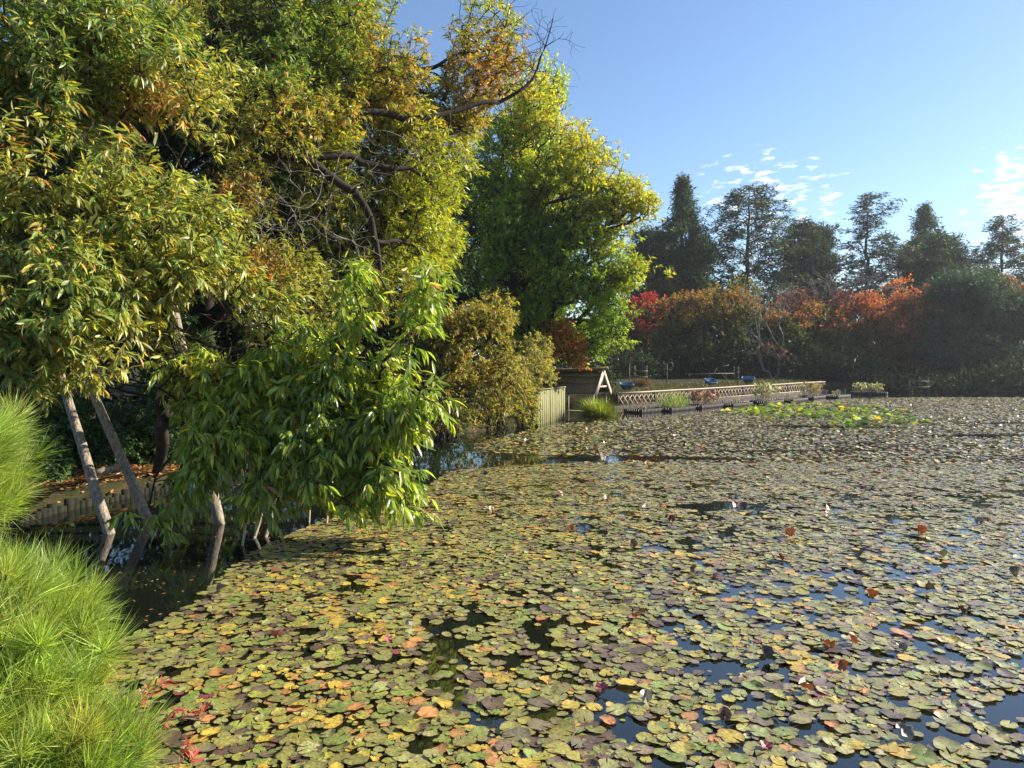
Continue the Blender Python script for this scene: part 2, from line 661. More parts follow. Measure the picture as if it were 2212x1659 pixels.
def tree(name, label, cat, base, blobs, ntip, nl, leaf, colour, mat='oakleaf', bark='bark', guides=(), bf=.3, rtip=.005,
         rmax=.3, thick=.03, inner=.25, shoot=.22, ang=.9, grav=.5, up=.3, group=None, gap=.0, gs=1.0, hi=False, outer=3.0, droop=.2,
         seed=1, normj=.5, bare=None, crown='foliage', keep=None):
    pts = ell(ntip, blobs, outer, gap, gs, seed)
    if keep is not None:
        pts = pts[keep(pts)]
        ntip = len(pts)
    inn = ell(int(ntip * inner), [(b_[0], b_[1], b_[2], b_[3] * .75, b_[4] * .75, b_[5] * .75) for b_ in blobs], 2.2, seed=seed + 3) if inner else np.zeros((0, 3))
    allp = np.concatenate([pts, inn])
    Pn, PA, where, fix = skeleton(base, allp, guides, bf)
    root = empty(name, base, label, cat, group)
    wood(root, branches(Pn, PA, rtip, rmax, fix), thick, bark)
    tipn = where[:ntip]
    sd_ = unit(Pn[tipn] - Pn[PA[tipn]])
    sd_ = unit(sd_ + np.array([0, 0, up]) + rng.normal(0, .3, sd_.shape))
    tp = Pn[tipn]
    if bare is not None:
        kb = ~bare(tp)
        tp, sd_ = tp[kb], sd_[kb]
    pos, d, nrm = spray(tp, sd_, nl, shoot, ang, grav, normj)
    nn = len(pos)
    Ln = leaf[0] * rng.uniform(.6, 1.15, nn)
    Wd = Ln * (leaf[1] / leaf[0]) * rng.uniform(.8, 1.15, nn)
    V, P, k = leaves(pos, d, nrm, Ln, Wd, droop * rng.uniform(.2, 1.8, nn), .35, hi)
    c = colour(pos, nn)
    mesh(crown, local(V, root), P, mat, root, tint=np.repeat(c, k, 0))
    return root


# ------------------------------------------------------------------ pond outline, ground, water
POND = np.array([(-2.0, 1.4), (-2.2, 3), (-2.5, 4.4), (-3.9, 6.5), (-6.2, 9), (-7.0, 10.3), (-6.8, 11.3), (-6.2, 12.8), (-5.2, 15), (-3.4, 19),
                 (-1.6, 22.3), (0.2, 25.5), (0.9, 26.6), (1.9, 29), (1.0, 31.4), (2.2, 36.0), (4.5, 36.2), (5.1, 35), (22.7, 53.7), (28, 54.3), (36, 52.5),
                 (50, 52), (60, 44), (62, 20), (50, 0), (20, -1), (2, 1.0)])


def inside(x, y, poly=POND):
    r = np.zeros(x.shape, bool)
    j = len(poly) - 1
    for i in range(len(poly)):
        xi, yi = poly[i]
        xj, yj = poly[j]
        c = ((yi > y) != (yj > y)) & (x < (xj - xi) * (y - yi) / (yj - yi + 1e-12) + xi)
        r ^= c
        j = i
    return r


def sdist(x, y, poly=POND):
    best = np.full(x.shape, 1e9)
    for i in range(len(poly)):
        a, b_ = poly[i - 1], poly[i]
        ab = b_ - a
        t_ = np.clip(((x - a[0]) * ab[0] + (y - a[1]) * ab[1]) / (ab @ ab), 0, 1)
        best = np.minimum(best, np.hypot(x - a[0] - t_ * ab[0], y - a[1] - t_ * ab[1]))
    return np.where(inside(x, y, poly), -best, best)


def ground_z(x, y):
    x, y = np.asarray(x, float), np.asarray(y, float)
    s = sdist(x, y)
    e = np.clip((s + .02) / .3, 0, 1)
    e = e * e * (3 - 2 * e)
    far = np.clip((y - 24) / 8, 0, 1)
    top = .20 + .45 * far + .025 * np.clip(s, 0, 40) + .05 * np.sin(x * .9 + 1) * np.sin(y * .7)
    near = np.clip(1 - np.hypot(x + .5, y) / 4.5, 0, 1)
    top = top + .35 * near
    return -.6 + e * (top + .6)


xs = np.concatenate([np.linspace(-260, -60, 12)[:-1], np.linspace(-60, -12, 33)[:-1], np.arange(-12, 34, .3), np.linspace(34, 80, 24), np.linspace(90, 260, 10)])
ys = np.concatenate([np.linspace(-110, -10, 9)[:-1], np.arange(-10, 58, .3), np.linspace(58, 110, 24), np.linspace(118, 260, 10)])
X, Y = np.meshgrid(xs, ys)
Z = ground_z(X.ravel(), Y.ravel())
idx = np.arange(len(xs) * len(ys)).reshape(len(ys), len(xs))
Q = np.stack([idx[:-1, :-1], idx[:-1, 1:], idx[1:, 1:], idx[1:, :-1]], -1).reshape(-1, 4)
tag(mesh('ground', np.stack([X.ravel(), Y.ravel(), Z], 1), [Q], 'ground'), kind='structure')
tag(mesh('pond_water', [(-14, -4, 0), (66, -4, 0), (66, 60, 0), (-14, 60, 0)], [[(0, 1, 2, 3)]], 'water'), kind='structure')


def gz(x, y):
    return float(ground_z(np.array([x]), np.array([y]))[0])



# thin autumn air: one even box round everything, the sky outside it
mt, t, p, out = newmat('thin_haze')
t.nodes.remove(p)
pv = t.nodes.new('ShaderNodeVolumePrincipled')
pv.inputs['Color'].default_value = (.86, .92, 1.0, 1)
pv.inputs['Density'].default_value = 0.00045
pv.inputs['Anisotropy'].default_value = 0.55
t.links.new(pv.outputs[0], out.inputs['Volume'])
x0, x1, y0, y1, z0, z1 = -262, 262, -112, 262, -1.7, 40
hv = [(x, y, z) for z in (z0, z1) for y in (y0, y1) for x in (x0, x1)]
tag(mesh('haze', hv, [[(0, 2, 3, 1), (4, 5, 7, 6), (0, 1, 5, 4), (2, 6, 7, 3), (0, 4, 6, 2), (1, 3, 7, 5)]], mt, smooth=False), 'thin pale air haze over the whole pond garden', 'haze', kind='stuff')
# ------------------------------------------------------------------ trees on the left bank
def zone(pos, u0, v0, ru, rv):
    u, v = proj(pos)
    return np.exp(-(((u - u0) / ru) ** 2 + ((v - v0) / rv) ** 2))


def mixpal(n, pos, base, extra):
    """extra: list of (probability array, palette)"""
    c = palette(n, base)
    for pr, pal in extra:
        k = rng.random(n) < pr
        if k.any():
            c[k] = palette(int(k.sum()), pal)
    return c


OLIVE = [(4, (122, 126, 58)), (3, (140, 140, 66)), (2, (156, 146, 64)), (2, (96, 112, 50)), (.5, (170, 146, 60))]
ORANGE = [(3, (160, 104, 54)), (2, (172, 122, 64)), (1, (140, 84, 48)), (2, (164, 140, 70))]
YELGRN = [(4, (152, 154, 44)), (3, (134, 146, 46)), (2, (172, 162, 50)), (1, (112, 132, 42))]
GREEN = [(4, (84, 108, 46)), (3, (100, 122, 54)), (2, (70, 96, 44)), (1, (122, 134, 60))]


def chain(pts, r0, r1, rY, n, wgt=1.0):
    """blobs strung along a bough given as (u, v, Y) points"""
    pts = np.array(pts, float)
    t_ = np.linspace(0, len(pts) - 1, n)
    res = []
    for i, q in enumerate(t_):
        k_ = min(int(q), len(pts) - 2)
        c = pts[k_] + (pts[k_ + 1] - pts[k_]) * (q - k_)
        r = r0 + (r1 - r0) * i / (n - 1)
        res.append((*c, r, r, rY, wgt))
    return res


OLIVEP = [(4, (128, 134, 66)), (3, (146, 146, 76)), (2, (160, 152, 72)), (2, (104, 118, 58)), (.5, (176, 150, 60))]


def colA(pos, n):
    return mixpal(n, pos, OLIVEP, [(np.clip(.40 + .5 * noise3(pos, 1.6, 41), 0, .8), [(3, (98, 118, 60)), (2, (112, 130, 68)), (1, (80, 104, 52))]),
                                   (.06 + .12 * (noise3(pos, .8, 43) > .8), [(2, (170, 146, 66)), (.6, (166, 122, 58))]),
                                   (.65 * zone(pos, 330, 230, 70, 60) + .25 * zone(pos, 30, 300, 60, 90), ORANGE)])


tree('oak_tree', 'broad oak leaning in from the left edge, pale olive drooping leaves above the log props', 'tree',
     (-9.2, 12.4, .35),
     [(60, 120, 9.6, 230, 200, 1.2), (270, 130, 10.4, 190, 200, 1.2), (40, 400, 8.8, 200, 190, 1.1), (260, 350, 9.6, 190, 170, 1.1),
      (110, 590, 8.6, 200, 130, 1.0), (330, 540, 9.4, 150, 120, .9), (60, 730, 8.8, 130, 105, .8), (230, 720, 9.0, 170, 90, .8), (400, 720, 9.6, 140, 80, .7, 1.3), (500, 670, 9.9, 100, 70, .6, 1.1), (570, 700, 10.2, 90, 70, .6), (500, 770, 10.0, 100, 60, .5), (420, 850, 9.9, 100, 42, .45),
      (420, 620, 9.6, 120, 70, .7), (330, 810, 9.4, 120, 45, .5), (60, 840, 8.8, 70, 40, .4), (480, 790, 9.9, 90, 50, .5, .8), (-150, 300, 9.5, 200, 350, 1.4, .5)],
     4100, 14, (.160, .040), colA, guides=[(.26, .20, [at(-60, 800, 12.4), at(-20, 520, 12.0)]), (.11, .05, [at(-20, 520, 12.0), at(180, 300, 11), at(330, 150, 10.6)]),
                                           (.10, .03, [at(-60, 800, 12.4), at(140, 640, 10.6), at(330, 600, 9.8)])],
     rmax=.26, shoot=.26, ang=.8, grav=.75, up=.35, gap=.38, gs=1.0, hi=True, droop=.28, seed=21, rtip=.004)


def colB(pos, n):
    right = np.clip((proj(pos)[0] - 640) / 260, 0, 1)
    return mixpal(n, pos, OLIVE, [(right * .8, YELGRN),
                                  (np.clip(.9 * zone(pos, 640, 80, 190, 120), 0, .8), GREEN),
                                  (np.clip(.75 * zone(pos, 1055, 160, 110, 110) + .75 * zone(pos, 475, 420, 90, 55) + .8 * zone(pos, 550, 585, 70, 50)
                                           + .35 * zone(pos, 870, 150, 80, 100) + .2 * zone(pos, 700, 250, 200, 60)
                                           + .4 * zone(pos, 340, 200, 70, 60) + .4 * np.clip(noise3(pos, 1.5, 44) - .5, 0, 1), 0, .85), ORANGE)])


GB = [(.36, .30, [at(440, 700, 17.5), at(450, 480, 16.8), at(480, 330, 16.0)]),
      (.20, .11, [at(480, 330, 16.0), at(500, 210, 14.6), at(590, 110, 14.6), at(680, 40, 14.8)]),
      (.13, .03, [at(450, 480, 16.8), at(481, 362, 14.0), at(580, 330, 13.3), at(680, 338, 13.4), at(782, 351, 13.9), at(884, 362, 14.4), at(945, 412, 14.8)]),
      (.10, .025, [at(580, 330, 13.3), at(702, 374, 13.2), at(765, 413, 13.4), at(800, 470, 13.5), at(812, 520, 13.6), at(821, 595, 13.7), at(846, 655, 13.8)]),
      (.10, .010, [at(480, 330, 16.0), at(640, 250, 14.2), at(736, 243, 14.2), at(872, 258, 14.8), at(974, 243, 15.4), at(1076, 222, 16), at(1150, 172, 16.2), at(1178, 100, 16.4), at(1195, 40, 16.4)]),
      (.05, .02, [at(812, 520, 13.6), at(860, 520, 14), at(930, 545, 14.6)])]
BAREB = [(1150, 95, 14.8, 80, 90, .9), (690, 430, 13.4, 190, 130, .9)]
tree('mixed_oak_tree', 'tallest spreading oak with long black limbs, bare grey twigs and patches of orange leaves', 'tree',
     (-7.9, 18.2, .45),
     [(480, 60, 13.4, 210, 150, 1.3), (680, 90, 14.6, 200, 170, 1.4), (840, 150, 15.6, 150, 150, 1.2), (1000, 190, 16.4, 115, 120, .9), (1075, 90, 16.8, 90, 120, .7, .42),
      (560, 250, 13.2, 180, 100, 1.1), (480, 420, 12.8, 130, 110, .9), (860, 360, 15.4, 140, 130, 1.1), (970, 300, 16.2, 90, 80, .8), (860, 500, 15.2, 130, 130, 1.0),
      (940, 520, 16, 75, 70, .7), (780, 620, 14.4, 170, 90, .9), (560, 580, 12.6, 120, 80, .8), (600, 640, 12.4, 140, 70, .7), (500, 690, 11.8, 100, 60, .6), (690, 420, 14.6, 170, 130, .9, 1.2), (1110, 170, 16.8, 60, 60, .6, .5), (700, 260, 14.2, 150, 90, .9, .8)],
     7200, 16, (.138, .033), colB, guides=GB, rmax=.36, shoot=.26, ang=.85, grav=.6, up=.3, gap=.36, gs=1.2, seed=31, rtip=.0045,
     bare=lambda q: rng.random(len(q)) < np.clip(.5 * zone(q, 690, 440, 120, 90) + 1.3 * zone(q, 1190, 60, 70, 90), 0, .97))


# bare twigs belonging to that oak's bare top and middle
def twigs(root, seeds, n, spread, rt, mat='greybark', name='bare_twig', lift=.4):
    allseg = []
    for c, s_ in seeds:
        q = c + rng.normal(0, 1, (n, 3)) * np.array(s_)
        q[:, 2] += lift * rng.random(n) * s_[2]
        Pn, PA, wh, fx = skeleton(c, q, (), .45)
        allseg.append(branches(Pn, PA, rt, rt * 5, fx, .4, .16))
    seg = [np.concatenate([a[i] for a in allseg]) for i in range(6)]
    V, P = tubes(seg, 3, 4)
    return mesh(name, local(V, root), P, mat, root)


oakB = bpy.data.objects['mixed_oak_tree']
twigs(oakB, [(at(700, 380, 12.9), (.75, .35, .6)), (at(640, 480, 12.5), (.6, .3, .6)), (at(760, 520, 13.2), (.5, .3, .5)), (at(560, 480, 12.3), (.45, .3, .5)),
             (at(900, 330, 14.2), (.6, .3, .35)), (at(690, 640, 12.8), (.6, .3, .4))], 75, 1, .0028)
twigs(oakB, [(at(1178, 100, 16.4), (.32, .3, .45)), (at(1150, 150, 16.2), (.45, .3, .4)), (at(1090, 60, 16.4), (.4, .3, .45)), (at(1060, 120, 16.3), (.45, .3, .45))], 55, 1, .003, 'bark', lift=1.0)


def colC(pos, n):
    return mixpal(n, pos, [(4, (98, 114, 52)), (4, (112, 126, 58)), (1.5, (80, 96, 46)), (2.5, (136, 144, 62)), (1.5, (156, 156, 66)), (.15, (150, 104, 70))],
                  [(.3 * zone(pos, 520, 780, 160, 80), YELGRN)])


GC = [(.13, .10, [at(352, 960, 12.9), at(366, 912, 11.6), at(365, 848, 10.8)]), (.10, .05, [at(366, 912, 11.6), at(450, 922, 10.4), at(600, 890, 9.9), at(720, 900, 9.6)]),
      (.06, .03, [at(600, 890, 9.9), at(690, 850, 9.6), at(760, 790, 9.5), at(800, 740, 9.5)]), (.07, .03, [at(365, 848, 10.6), at(480, 770, 10), at(560, 740, 9.8)]),
      (.06, .03, [at(720, 900, 9.6), at(850, 915, 9.3), at(950, 880, 9.2)]), (.05, .02, [at(720, 900, 9.6), at(800, 980, 9.2), at(870, 1030, 9)])]
CB = (chain([(640, 880, 9.6), (700, 800, 9.6), (745, 720, 9.6), (775, 590, 9.6)], 72, 26, .4, 10) + chain([(720, 880, 9.5), (810, 820, 9.5), (885, 740, 9.5), (932, 592, 9.5)], 66, 22, .38, 10)
      + chain([(720, 930, 9.4), (850, 900, 9.3), (990, 845, 9.3)], 70, 32, .42, 8) + chain([(700, 960, 9.3), (800, 1010, 9.2), (895, 1085, 9)], 70, 32, .42, 7)
      + chain([(640, 980, 9.3), (700, 1050, 9.1), (760, 1085, 9)], 65, 32, .4, 5) + chain([(560, 960, 9.3), (580, 1070, 9.1)], 70, 32, .4, 5)
      + chain([(500, 930, 9.4), (400, 1010, 9.2), (322, 1105, 9.1)], 70, 34, .40, 8, 1.9) + chain([(500, 860, 9.7), (590, 780, 9.7), (640, 710, 9.7)], 70, 40, .45, 6)
      + chain([(850, 910, 9.3), (930, 940, 9.2)], 50, 32, .35, 3) + [(610, 900, 9.6, 110, 80, .5, .6), (480, 990, 9.3, 90, 65, .4), (520, 820, 9.8, 100, 70, .5), (430, 890, 9.7, 85, 65, .45), (420, 800, 9.9, 90, 50, .5)])
tree('glossy_oak_tree', 'dark glossy evergreen oak with low boughs hanging over the dark water by the log props', 'tree',
     (-6.5, 13.5, .2), CB, 1800, 12, (.205, .050), colC, mat='gloss', guides=GC, rmax=.12, shoot=.28, ang=.7, grav=1.25, up=.35, gap=.40, gs=.5, hi=True, droop=.22, seed=51, rtip=.004, bf=.2)


def colD(pos, n):
    return mixpal(n, pos, [(4, (132, 122, 58)), (3, (120, 118, 58)), (1.5, (150, 126, 62)), (2, (102, 108, 54))], [(.05 + 0 * pos[:, 0], ORANGE)])


tree('golden_tree', 'small golden olive tree arching over the water behind the glossy dark branches', 'tree',
     (-3.6, 22.6, .4),
     [(1020, 700, 21, 75, 50, 1), (1060, 690, 21, 60, 55, 1), (970, 740, 20.5, 70, 60, 1), (1040, 790, 21, 100, 70, 1.2), (980, 850, 20.5, 80, 60, 1), (1090, 850, 21.5, 60, 45, .8), (930, 700, 21, 60, 60, 1), (900, 820, 20.5, 80, 80, 1)],
     1500, 12, (.15, .045), colD, mat='softleaf', bf=.3, rmax=.14, shoot=.3, ang=.9, grav=.6, gap=.44, gs=1.0, seed=61, rtip=.006, droop=.25)


def colE(pos, n):
    u, v = proj(pos)
    top = np.clip((pos[:, 2] - 7.2) / 5 + (u - 1180) / 260, 0, 1)
    return mixpal(n, pos, [(4, (116, 136, 44)), (3, (98, 124, 46)), (2, (140, 150, 48))],
                  [(.72 * top, [(4, (160, 150, 56)), (3, (148, 146, 56)), (1.5, (168, 142, 56))]), (np.clip((1110 - u) / 120, 0, .8), GREEN)])  # left side takes darker greens that stand in for its shade


GE = [(.30, .22, [at(1125, 800, 31), at(1110, 640, 31), at(1100, 480, 31)]), (.14, .05, [at(1110, 640, 31), at(1210, 560, 30), at(1300, 500, 29.5), at(1380, 470, 29.2)]),
      (.11, .05, [at(1100, 480, 31), at(1180, 440, 30), at(1290, 420, 29.6)]), (.12, .05, [at(1110, 640, 31), at(1220, 610, 30), at(1340, 590, 29.4)]),
      (.13, .05, [at(1100, 480, 31), at(1110, 330, 31), at(1140, 240, 31)]), (.10, .04, [at(1125, 740, 31), at(1230, 690, 30), at(1310, 700, 29.5)])]
tree('yellow_green_tree', 'big yellow green tree glowing in the sun, rounded crown rising over the boat shelter', 'tree',
     (.7, 32.6, .6),
     [(1130, 240, 31, 85, 85, 1.6), (1230, 560, 29.8, 110, 80, 1.6), (1110, 500, 30.4, 90, 90, 1.6), (1240, 440, 29.8, 90, 70, 1.4), (1190, 330, 31, 85, 80, 1.8), (1270, 370, 30.4, 75, 70, 1.6), (1330, 430, 29.8, 75, 55, 1.4), (1385, 450, 29.4, 40, 35, .8),
      (1200, 460, 30, 110, 90, 2), (1100, 400, 31, 90, 120, 2), (1290, 520, 29.8, 75, 45, 1.2), (1370, 590, 29.4, 60, 40, 1), (1280, 620, 29.6, 90, 55, 1.4),
      (1180, 600, 30.4, 100, 80, 1.8), (1300, 690, 29.4, 60, 50, 1), (1230, 720, 30, 70, 60, 1.2), (1100, 560, 31, 70, 110, 1.6), (1320, 735, 29.3, 45, 35, .8), (1300, 755, 29.2, 35, 25, .7), (1120, 720, 31, 65, 90, 1.3), (1180, 690, 30.4, 70, 80, 1.5)],
     7500, 14, (.20, .068), colE, mat='softleaf', guides=GE, rmax=.30, thick=.05, shoot=.4, ang=.95, grav=.45, gap=.30, gs=1.4, seed=71, rtip=.008)

tree('pale_green_tree', 'pale green feathery treetop rising behind the big yellow green tree', 'tree',
     (3.2, 40, .7), [(1190, 200, 39, 38, 60, 1.4), (1170, 280, 39, 60, 70, 1.8), (1120, 210, 39, 45, 60, 1.5), (1180, 400, 39, 80, 90, 2)],
     1100, 14, (.24, .07), lambda q, n: palette(n, [(3, (150, 160, 78)), (2, (130, 146, 70)), (1, (166, 168, 84))]), mat='softleaf', bf=.5, rmax=.3, thick=.06,
     shoot=.55, ang=.6, grav=.15, up=.9, gap=.35, gs=1.5, seed=81, rtip=.01)

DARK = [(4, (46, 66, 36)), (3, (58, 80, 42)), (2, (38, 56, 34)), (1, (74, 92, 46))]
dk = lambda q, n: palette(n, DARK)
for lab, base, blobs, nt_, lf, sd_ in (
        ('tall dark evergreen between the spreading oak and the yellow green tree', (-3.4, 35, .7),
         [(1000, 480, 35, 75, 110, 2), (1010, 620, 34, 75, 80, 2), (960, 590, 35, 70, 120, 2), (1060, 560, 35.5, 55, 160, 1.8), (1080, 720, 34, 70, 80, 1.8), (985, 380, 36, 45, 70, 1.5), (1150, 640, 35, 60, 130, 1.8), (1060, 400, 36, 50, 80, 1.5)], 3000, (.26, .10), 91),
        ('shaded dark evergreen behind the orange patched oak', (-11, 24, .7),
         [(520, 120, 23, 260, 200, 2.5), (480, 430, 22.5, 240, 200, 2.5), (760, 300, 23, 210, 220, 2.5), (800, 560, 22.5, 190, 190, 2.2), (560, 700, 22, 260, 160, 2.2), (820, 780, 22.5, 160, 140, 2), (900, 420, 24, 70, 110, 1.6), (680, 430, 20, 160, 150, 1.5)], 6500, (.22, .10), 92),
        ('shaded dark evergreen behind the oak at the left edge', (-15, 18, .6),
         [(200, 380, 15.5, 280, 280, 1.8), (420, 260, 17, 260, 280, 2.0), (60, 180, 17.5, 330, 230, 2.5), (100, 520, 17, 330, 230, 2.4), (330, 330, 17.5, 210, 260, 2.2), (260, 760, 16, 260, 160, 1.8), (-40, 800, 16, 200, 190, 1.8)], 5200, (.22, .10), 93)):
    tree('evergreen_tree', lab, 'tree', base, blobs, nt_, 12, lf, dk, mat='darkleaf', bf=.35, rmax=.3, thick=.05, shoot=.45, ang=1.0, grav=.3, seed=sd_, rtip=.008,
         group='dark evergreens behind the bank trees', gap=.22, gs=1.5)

# small maple over the boat shelter
REDM = [(3, (172, 84, 62)), (2, (150, 60, 54)), (2, (184, 122, 74)), (1, (160, 140, 74))]
tree('red_maple', 'little red and orange maple spilling over the thatched boat shelter', 'tree', (.6, 31.4, .5),
     [(1210, 715, 29.5, 40, 30, .8), (1230, 755, 29.3, 45, 25, .7), (1190, 750, 29.3, 35, 35, .7), (1250, 782, 29.2, 22, 15, .4)],
     380, 14, (.13, .07), lambda q, n: mixpal(n, q, REDM, [(.3 + 0 * q[:, 0], YELGRN)]), mat='mapleleaf', rmax=.07, thick=.02, shoot=.3, ang=1.0, grav=.5, seed=101, rtip=.005)

# tangled shrub overhanging the water left of the board wall
tree('overhanging_shrub', 'tangled olive shrub with bare stems dipping to the water left of the mossy board wall', 'shrub', (.15, 26.6, .5),
     [(1120, 830, 25.4, 55, 45, .8), (1080, 880, 25, 50, 40, .7), (1150, 800, 25.6, 50, 40, .8), (1135, 890, 25, 35, 40, .5), (1160, 760, 26.5, 40, 50, .8), (1030, 890, 24.4, 45, 35, .7), (1180, 805, 25.8, 25, 30, .4)],
     900, 12, (.11, .045), lambda q, n: mixpal(n, q, [(3, (120, 124, 60)), (2, (96, 108, 54)), (2, (150, 136, 66))], [(.12 + 0 * q[:, 0], ORANGE)]), mat='softleaf', bark='greybark', rmax=.05, thick=.015, shoot=.25, ang=1., grav=.9, seed=111, rtip=.004)

# clipped evergreen shrubs along the left bank, in the shade
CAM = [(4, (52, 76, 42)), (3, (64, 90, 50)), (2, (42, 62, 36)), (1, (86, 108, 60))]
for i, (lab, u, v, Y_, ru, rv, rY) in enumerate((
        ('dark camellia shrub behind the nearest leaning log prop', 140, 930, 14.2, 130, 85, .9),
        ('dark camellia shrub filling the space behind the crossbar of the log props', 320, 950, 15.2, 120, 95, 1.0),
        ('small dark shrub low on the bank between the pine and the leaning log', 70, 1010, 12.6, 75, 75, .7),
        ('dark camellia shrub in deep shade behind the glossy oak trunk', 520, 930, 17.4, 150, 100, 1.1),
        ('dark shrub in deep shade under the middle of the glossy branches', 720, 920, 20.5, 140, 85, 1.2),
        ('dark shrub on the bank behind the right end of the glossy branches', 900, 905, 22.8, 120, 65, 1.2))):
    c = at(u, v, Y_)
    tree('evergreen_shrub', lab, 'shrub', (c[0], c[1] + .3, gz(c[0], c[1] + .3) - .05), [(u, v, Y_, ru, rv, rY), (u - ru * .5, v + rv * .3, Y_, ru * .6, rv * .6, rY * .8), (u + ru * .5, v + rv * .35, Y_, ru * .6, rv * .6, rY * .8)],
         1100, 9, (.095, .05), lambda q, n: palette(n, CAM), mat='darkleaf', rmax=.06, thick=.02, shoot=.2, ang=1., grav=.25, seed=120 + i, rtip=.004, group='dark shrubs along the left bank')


# ------------------------------------------------------------------ far trees
def conifer(name, label, base, height, width, prof, ntuft, nb, tuft, colr, droop=.25, lift=.1, bottom=.25, flat=.6, lean=0, seed=1, group=None, trunk_r=.35, tufts_per=9, blade=(.42, .11), core=.25, grav=.2):
    r = np.random.default_rng(seed)
    width = width * KF * 1.5
    base = np.array(base, float)
    root = empty(name, base, label, 'tree', group)
    top = base + [lean, 0, height]
    gd = [base + (top - base) * t_ + np.array([r.normal(0, .06), r.normal(0, .06), 0]) * (0 < t_ < 1) for t_ in np.linspace(0, 1, 10)]
    pts = []
    nb = int(nb * 2.1)
    for i in range(nb):
        t_ = bottom + (1 - bottom) * ((i + r.random()) / nb) ** .92
        az = i * 2.39996 + r.normal(0, .4)
        ln = width / 2 * prof((t_ - bottom) / (1 - bottom)) * r.uniform(.5, 1.15) * (1 + .18 * math.sin(3 * az + 9 * t_))
        p0 = base + (top - base) * t_
        kk = max(2, int(1.35 * tuft * ln / (width / 2) + .5))
        for j in range(kk):
            s = core + (1 - core) * (j + r.random()) / kk
            side = r.normal(0, .22) * ln * s
            z = ln * (lift * s - droop * s * s) + r.normal(0, .10) * width * .12
            pts.append(p0 + [math.cos(az) * ln * s - math.sin(az) * side, math.sin(az) * ln * s + math.cos(az) * side, z])
    pts = np.array(pts)
    pts = pts[noise3(pts, 1.9, seed + 70) > -.75]
    Pn, PA, wh, fix = skeleton(base, pts, [(trunk_r, .04, gd[1:])], .12)
    wood(root, branches(Pn, PA, .012, trunk_r, fix, .38), .09, 'conbark', ns=(3, 2))
    n = len(pts)
    tufts_per = int(tufts_per * 1.9)
    outd = unit((pts - (base + [0, 0, 0])) * [1, 1, 0] + 1e-6)
    pos = np.repeat(pts, tufts_per, 0) + rng.normal(0, 1, (n * tufts_per, 3)) * np.array([.26, .26, .26 * flat])
    d = unit(np.repeat(outd, tufts_per, 0) * .7 + rng.normal(0, .7, pos.shape) * [1, 1, flat] + [0, 0, lift - grav])
    nrm = unit(np.array([0, 0, 1.0]) + rng.normal(0, .5, d.shape))
    Ln = blade[0] * rng.uniform(.6, 1.3, len(pos))
    V, P, k = leaves(pos, d, nrm, Ln, Ln * blade[1] / blade[0], .15, .2)
    c = palette(len(pos), colr)
    mesh('foliage', local(V, root), P, 'conleaf', root, tint=np.repeat(c, k, 0))
    return root


CEDAR = [(4, (54, 72, 44)), (3, (64, 84, 50)), (2, (46, 62, 40)), (.6, (100, 88, 54))]
PINE = [(4, (52, 66, 46)), (3, (62, 76, 52)), (2, (44, 58, 42)), (.7, (100, 80, 60))]


KF = 1.15          # how much farther the far shore stands


def fbase(u, Y_):
    Y_ = Y_ * KF
    x = (u - 1106) / F * Y_
    return (x, Y_, gz(x, Y_) - .1)


def fh(v, Y_, u=1106):
    return at(u, v, Y_ * KF)[2]


cone = lambda t_: (1 - t_) ** .62 * (1.0 if t_ > .12 else .75 + 2 * t_) + .02
dome = lambda t_: math.sqrt(max(0, 1 - (t_ * .96) ** 2.2)) * (.85 + .15 * math.sin(9 * t_))
b_ = fbase(1472, 62)
conifer('cedar_tree', 'tall pointed cedar, first conifer right of the yellow green tree, spire above the red maple', b_, fh(388, 62) - b_[2], 5.6, lambda t_: min(1, (1 - t_) * 1.55 + .02) ** 1.05 * (.85 + .2 * math.sin(14 * t_)), 0, 120, 11, CEDAR,
        bottom=.18, droop=.15, lift=.25, flat=1.0, seed=1, tufts_per=16, trunk_r=.36)
b_ = fbase(1612, 64)
conifer('cypress_tree', 'tall rounded conifer with airy crown and bare lower trunk, right of the pointed cedar', b_, fh(400, 64) - b_[2], 6.6, lambda t_: (min(1, .62 + 1.2 * t_) if t_ < .35 else math.sqrt(max(.02, 1 - ((t_ - .3) / .72) ** 2.3))), 0, 62, 12, PINE,
        bottom=.22, droop=.35, lift=.3, flat=.4, seed=2, tufts_per=9, trunk_r=.42)
b_ = fbase(1722, 68)
conifer('cypress_tree', 'shorter bushy dark conifer with a blunt ragged top between the two tall airy conifers', b_, fh(485, 68) - b_[2], 5.6, lambda t_: (1 - t_ * .75) ** .7 * (.85 + .2 * math.sin(11 * t_)), 0, 100, 11, PINE, bottom=.1, droop=.2, lift=.2, flat=.9, seed=3, tufts_per=15)
b_ = fbase(1762, 70)
conifer('cypress_tree', 'narrow dark conifer hump touching the right side of the bushy conifer', b_, fh(498, 70) - b_[2], 3.4, lambda t_: (1 - t_ * .6) ** .6, 0, 70, 8, PINE, bottom=.1, droop=.1, lift=.3, flat=1.0, seed=4, tufts_per=15)
b_ = fbase(1868, 66)
conifer('pine_tree', 'tall pine with flat layered boughs in the middle of the far tree line', b_, fh(420, 66) - b_[2], 7.4, lambda t_: (1 - t_) ** .55 * (.75 + .3 * math.sin(15 * t_)) + .08, 0, 50, 14, PINE, bottom=.24, droop=.1, lift=.16, flat=.3, seed=5, tufts_per=10, trunk_r=.36)
b_ = fbase(1992, 68)
conifer('cedar_tree', 'slender pointed conifer spire behind the broad dark conifer', b_, fh(448, 68) - b_[2], 4.4, cone, 0, 100, 10, CEDAR, bottom=.1, droop=.25, lift=.2, flat=.9, seed=6, tufts_per=14)
b_ = fbase(2015, 66)
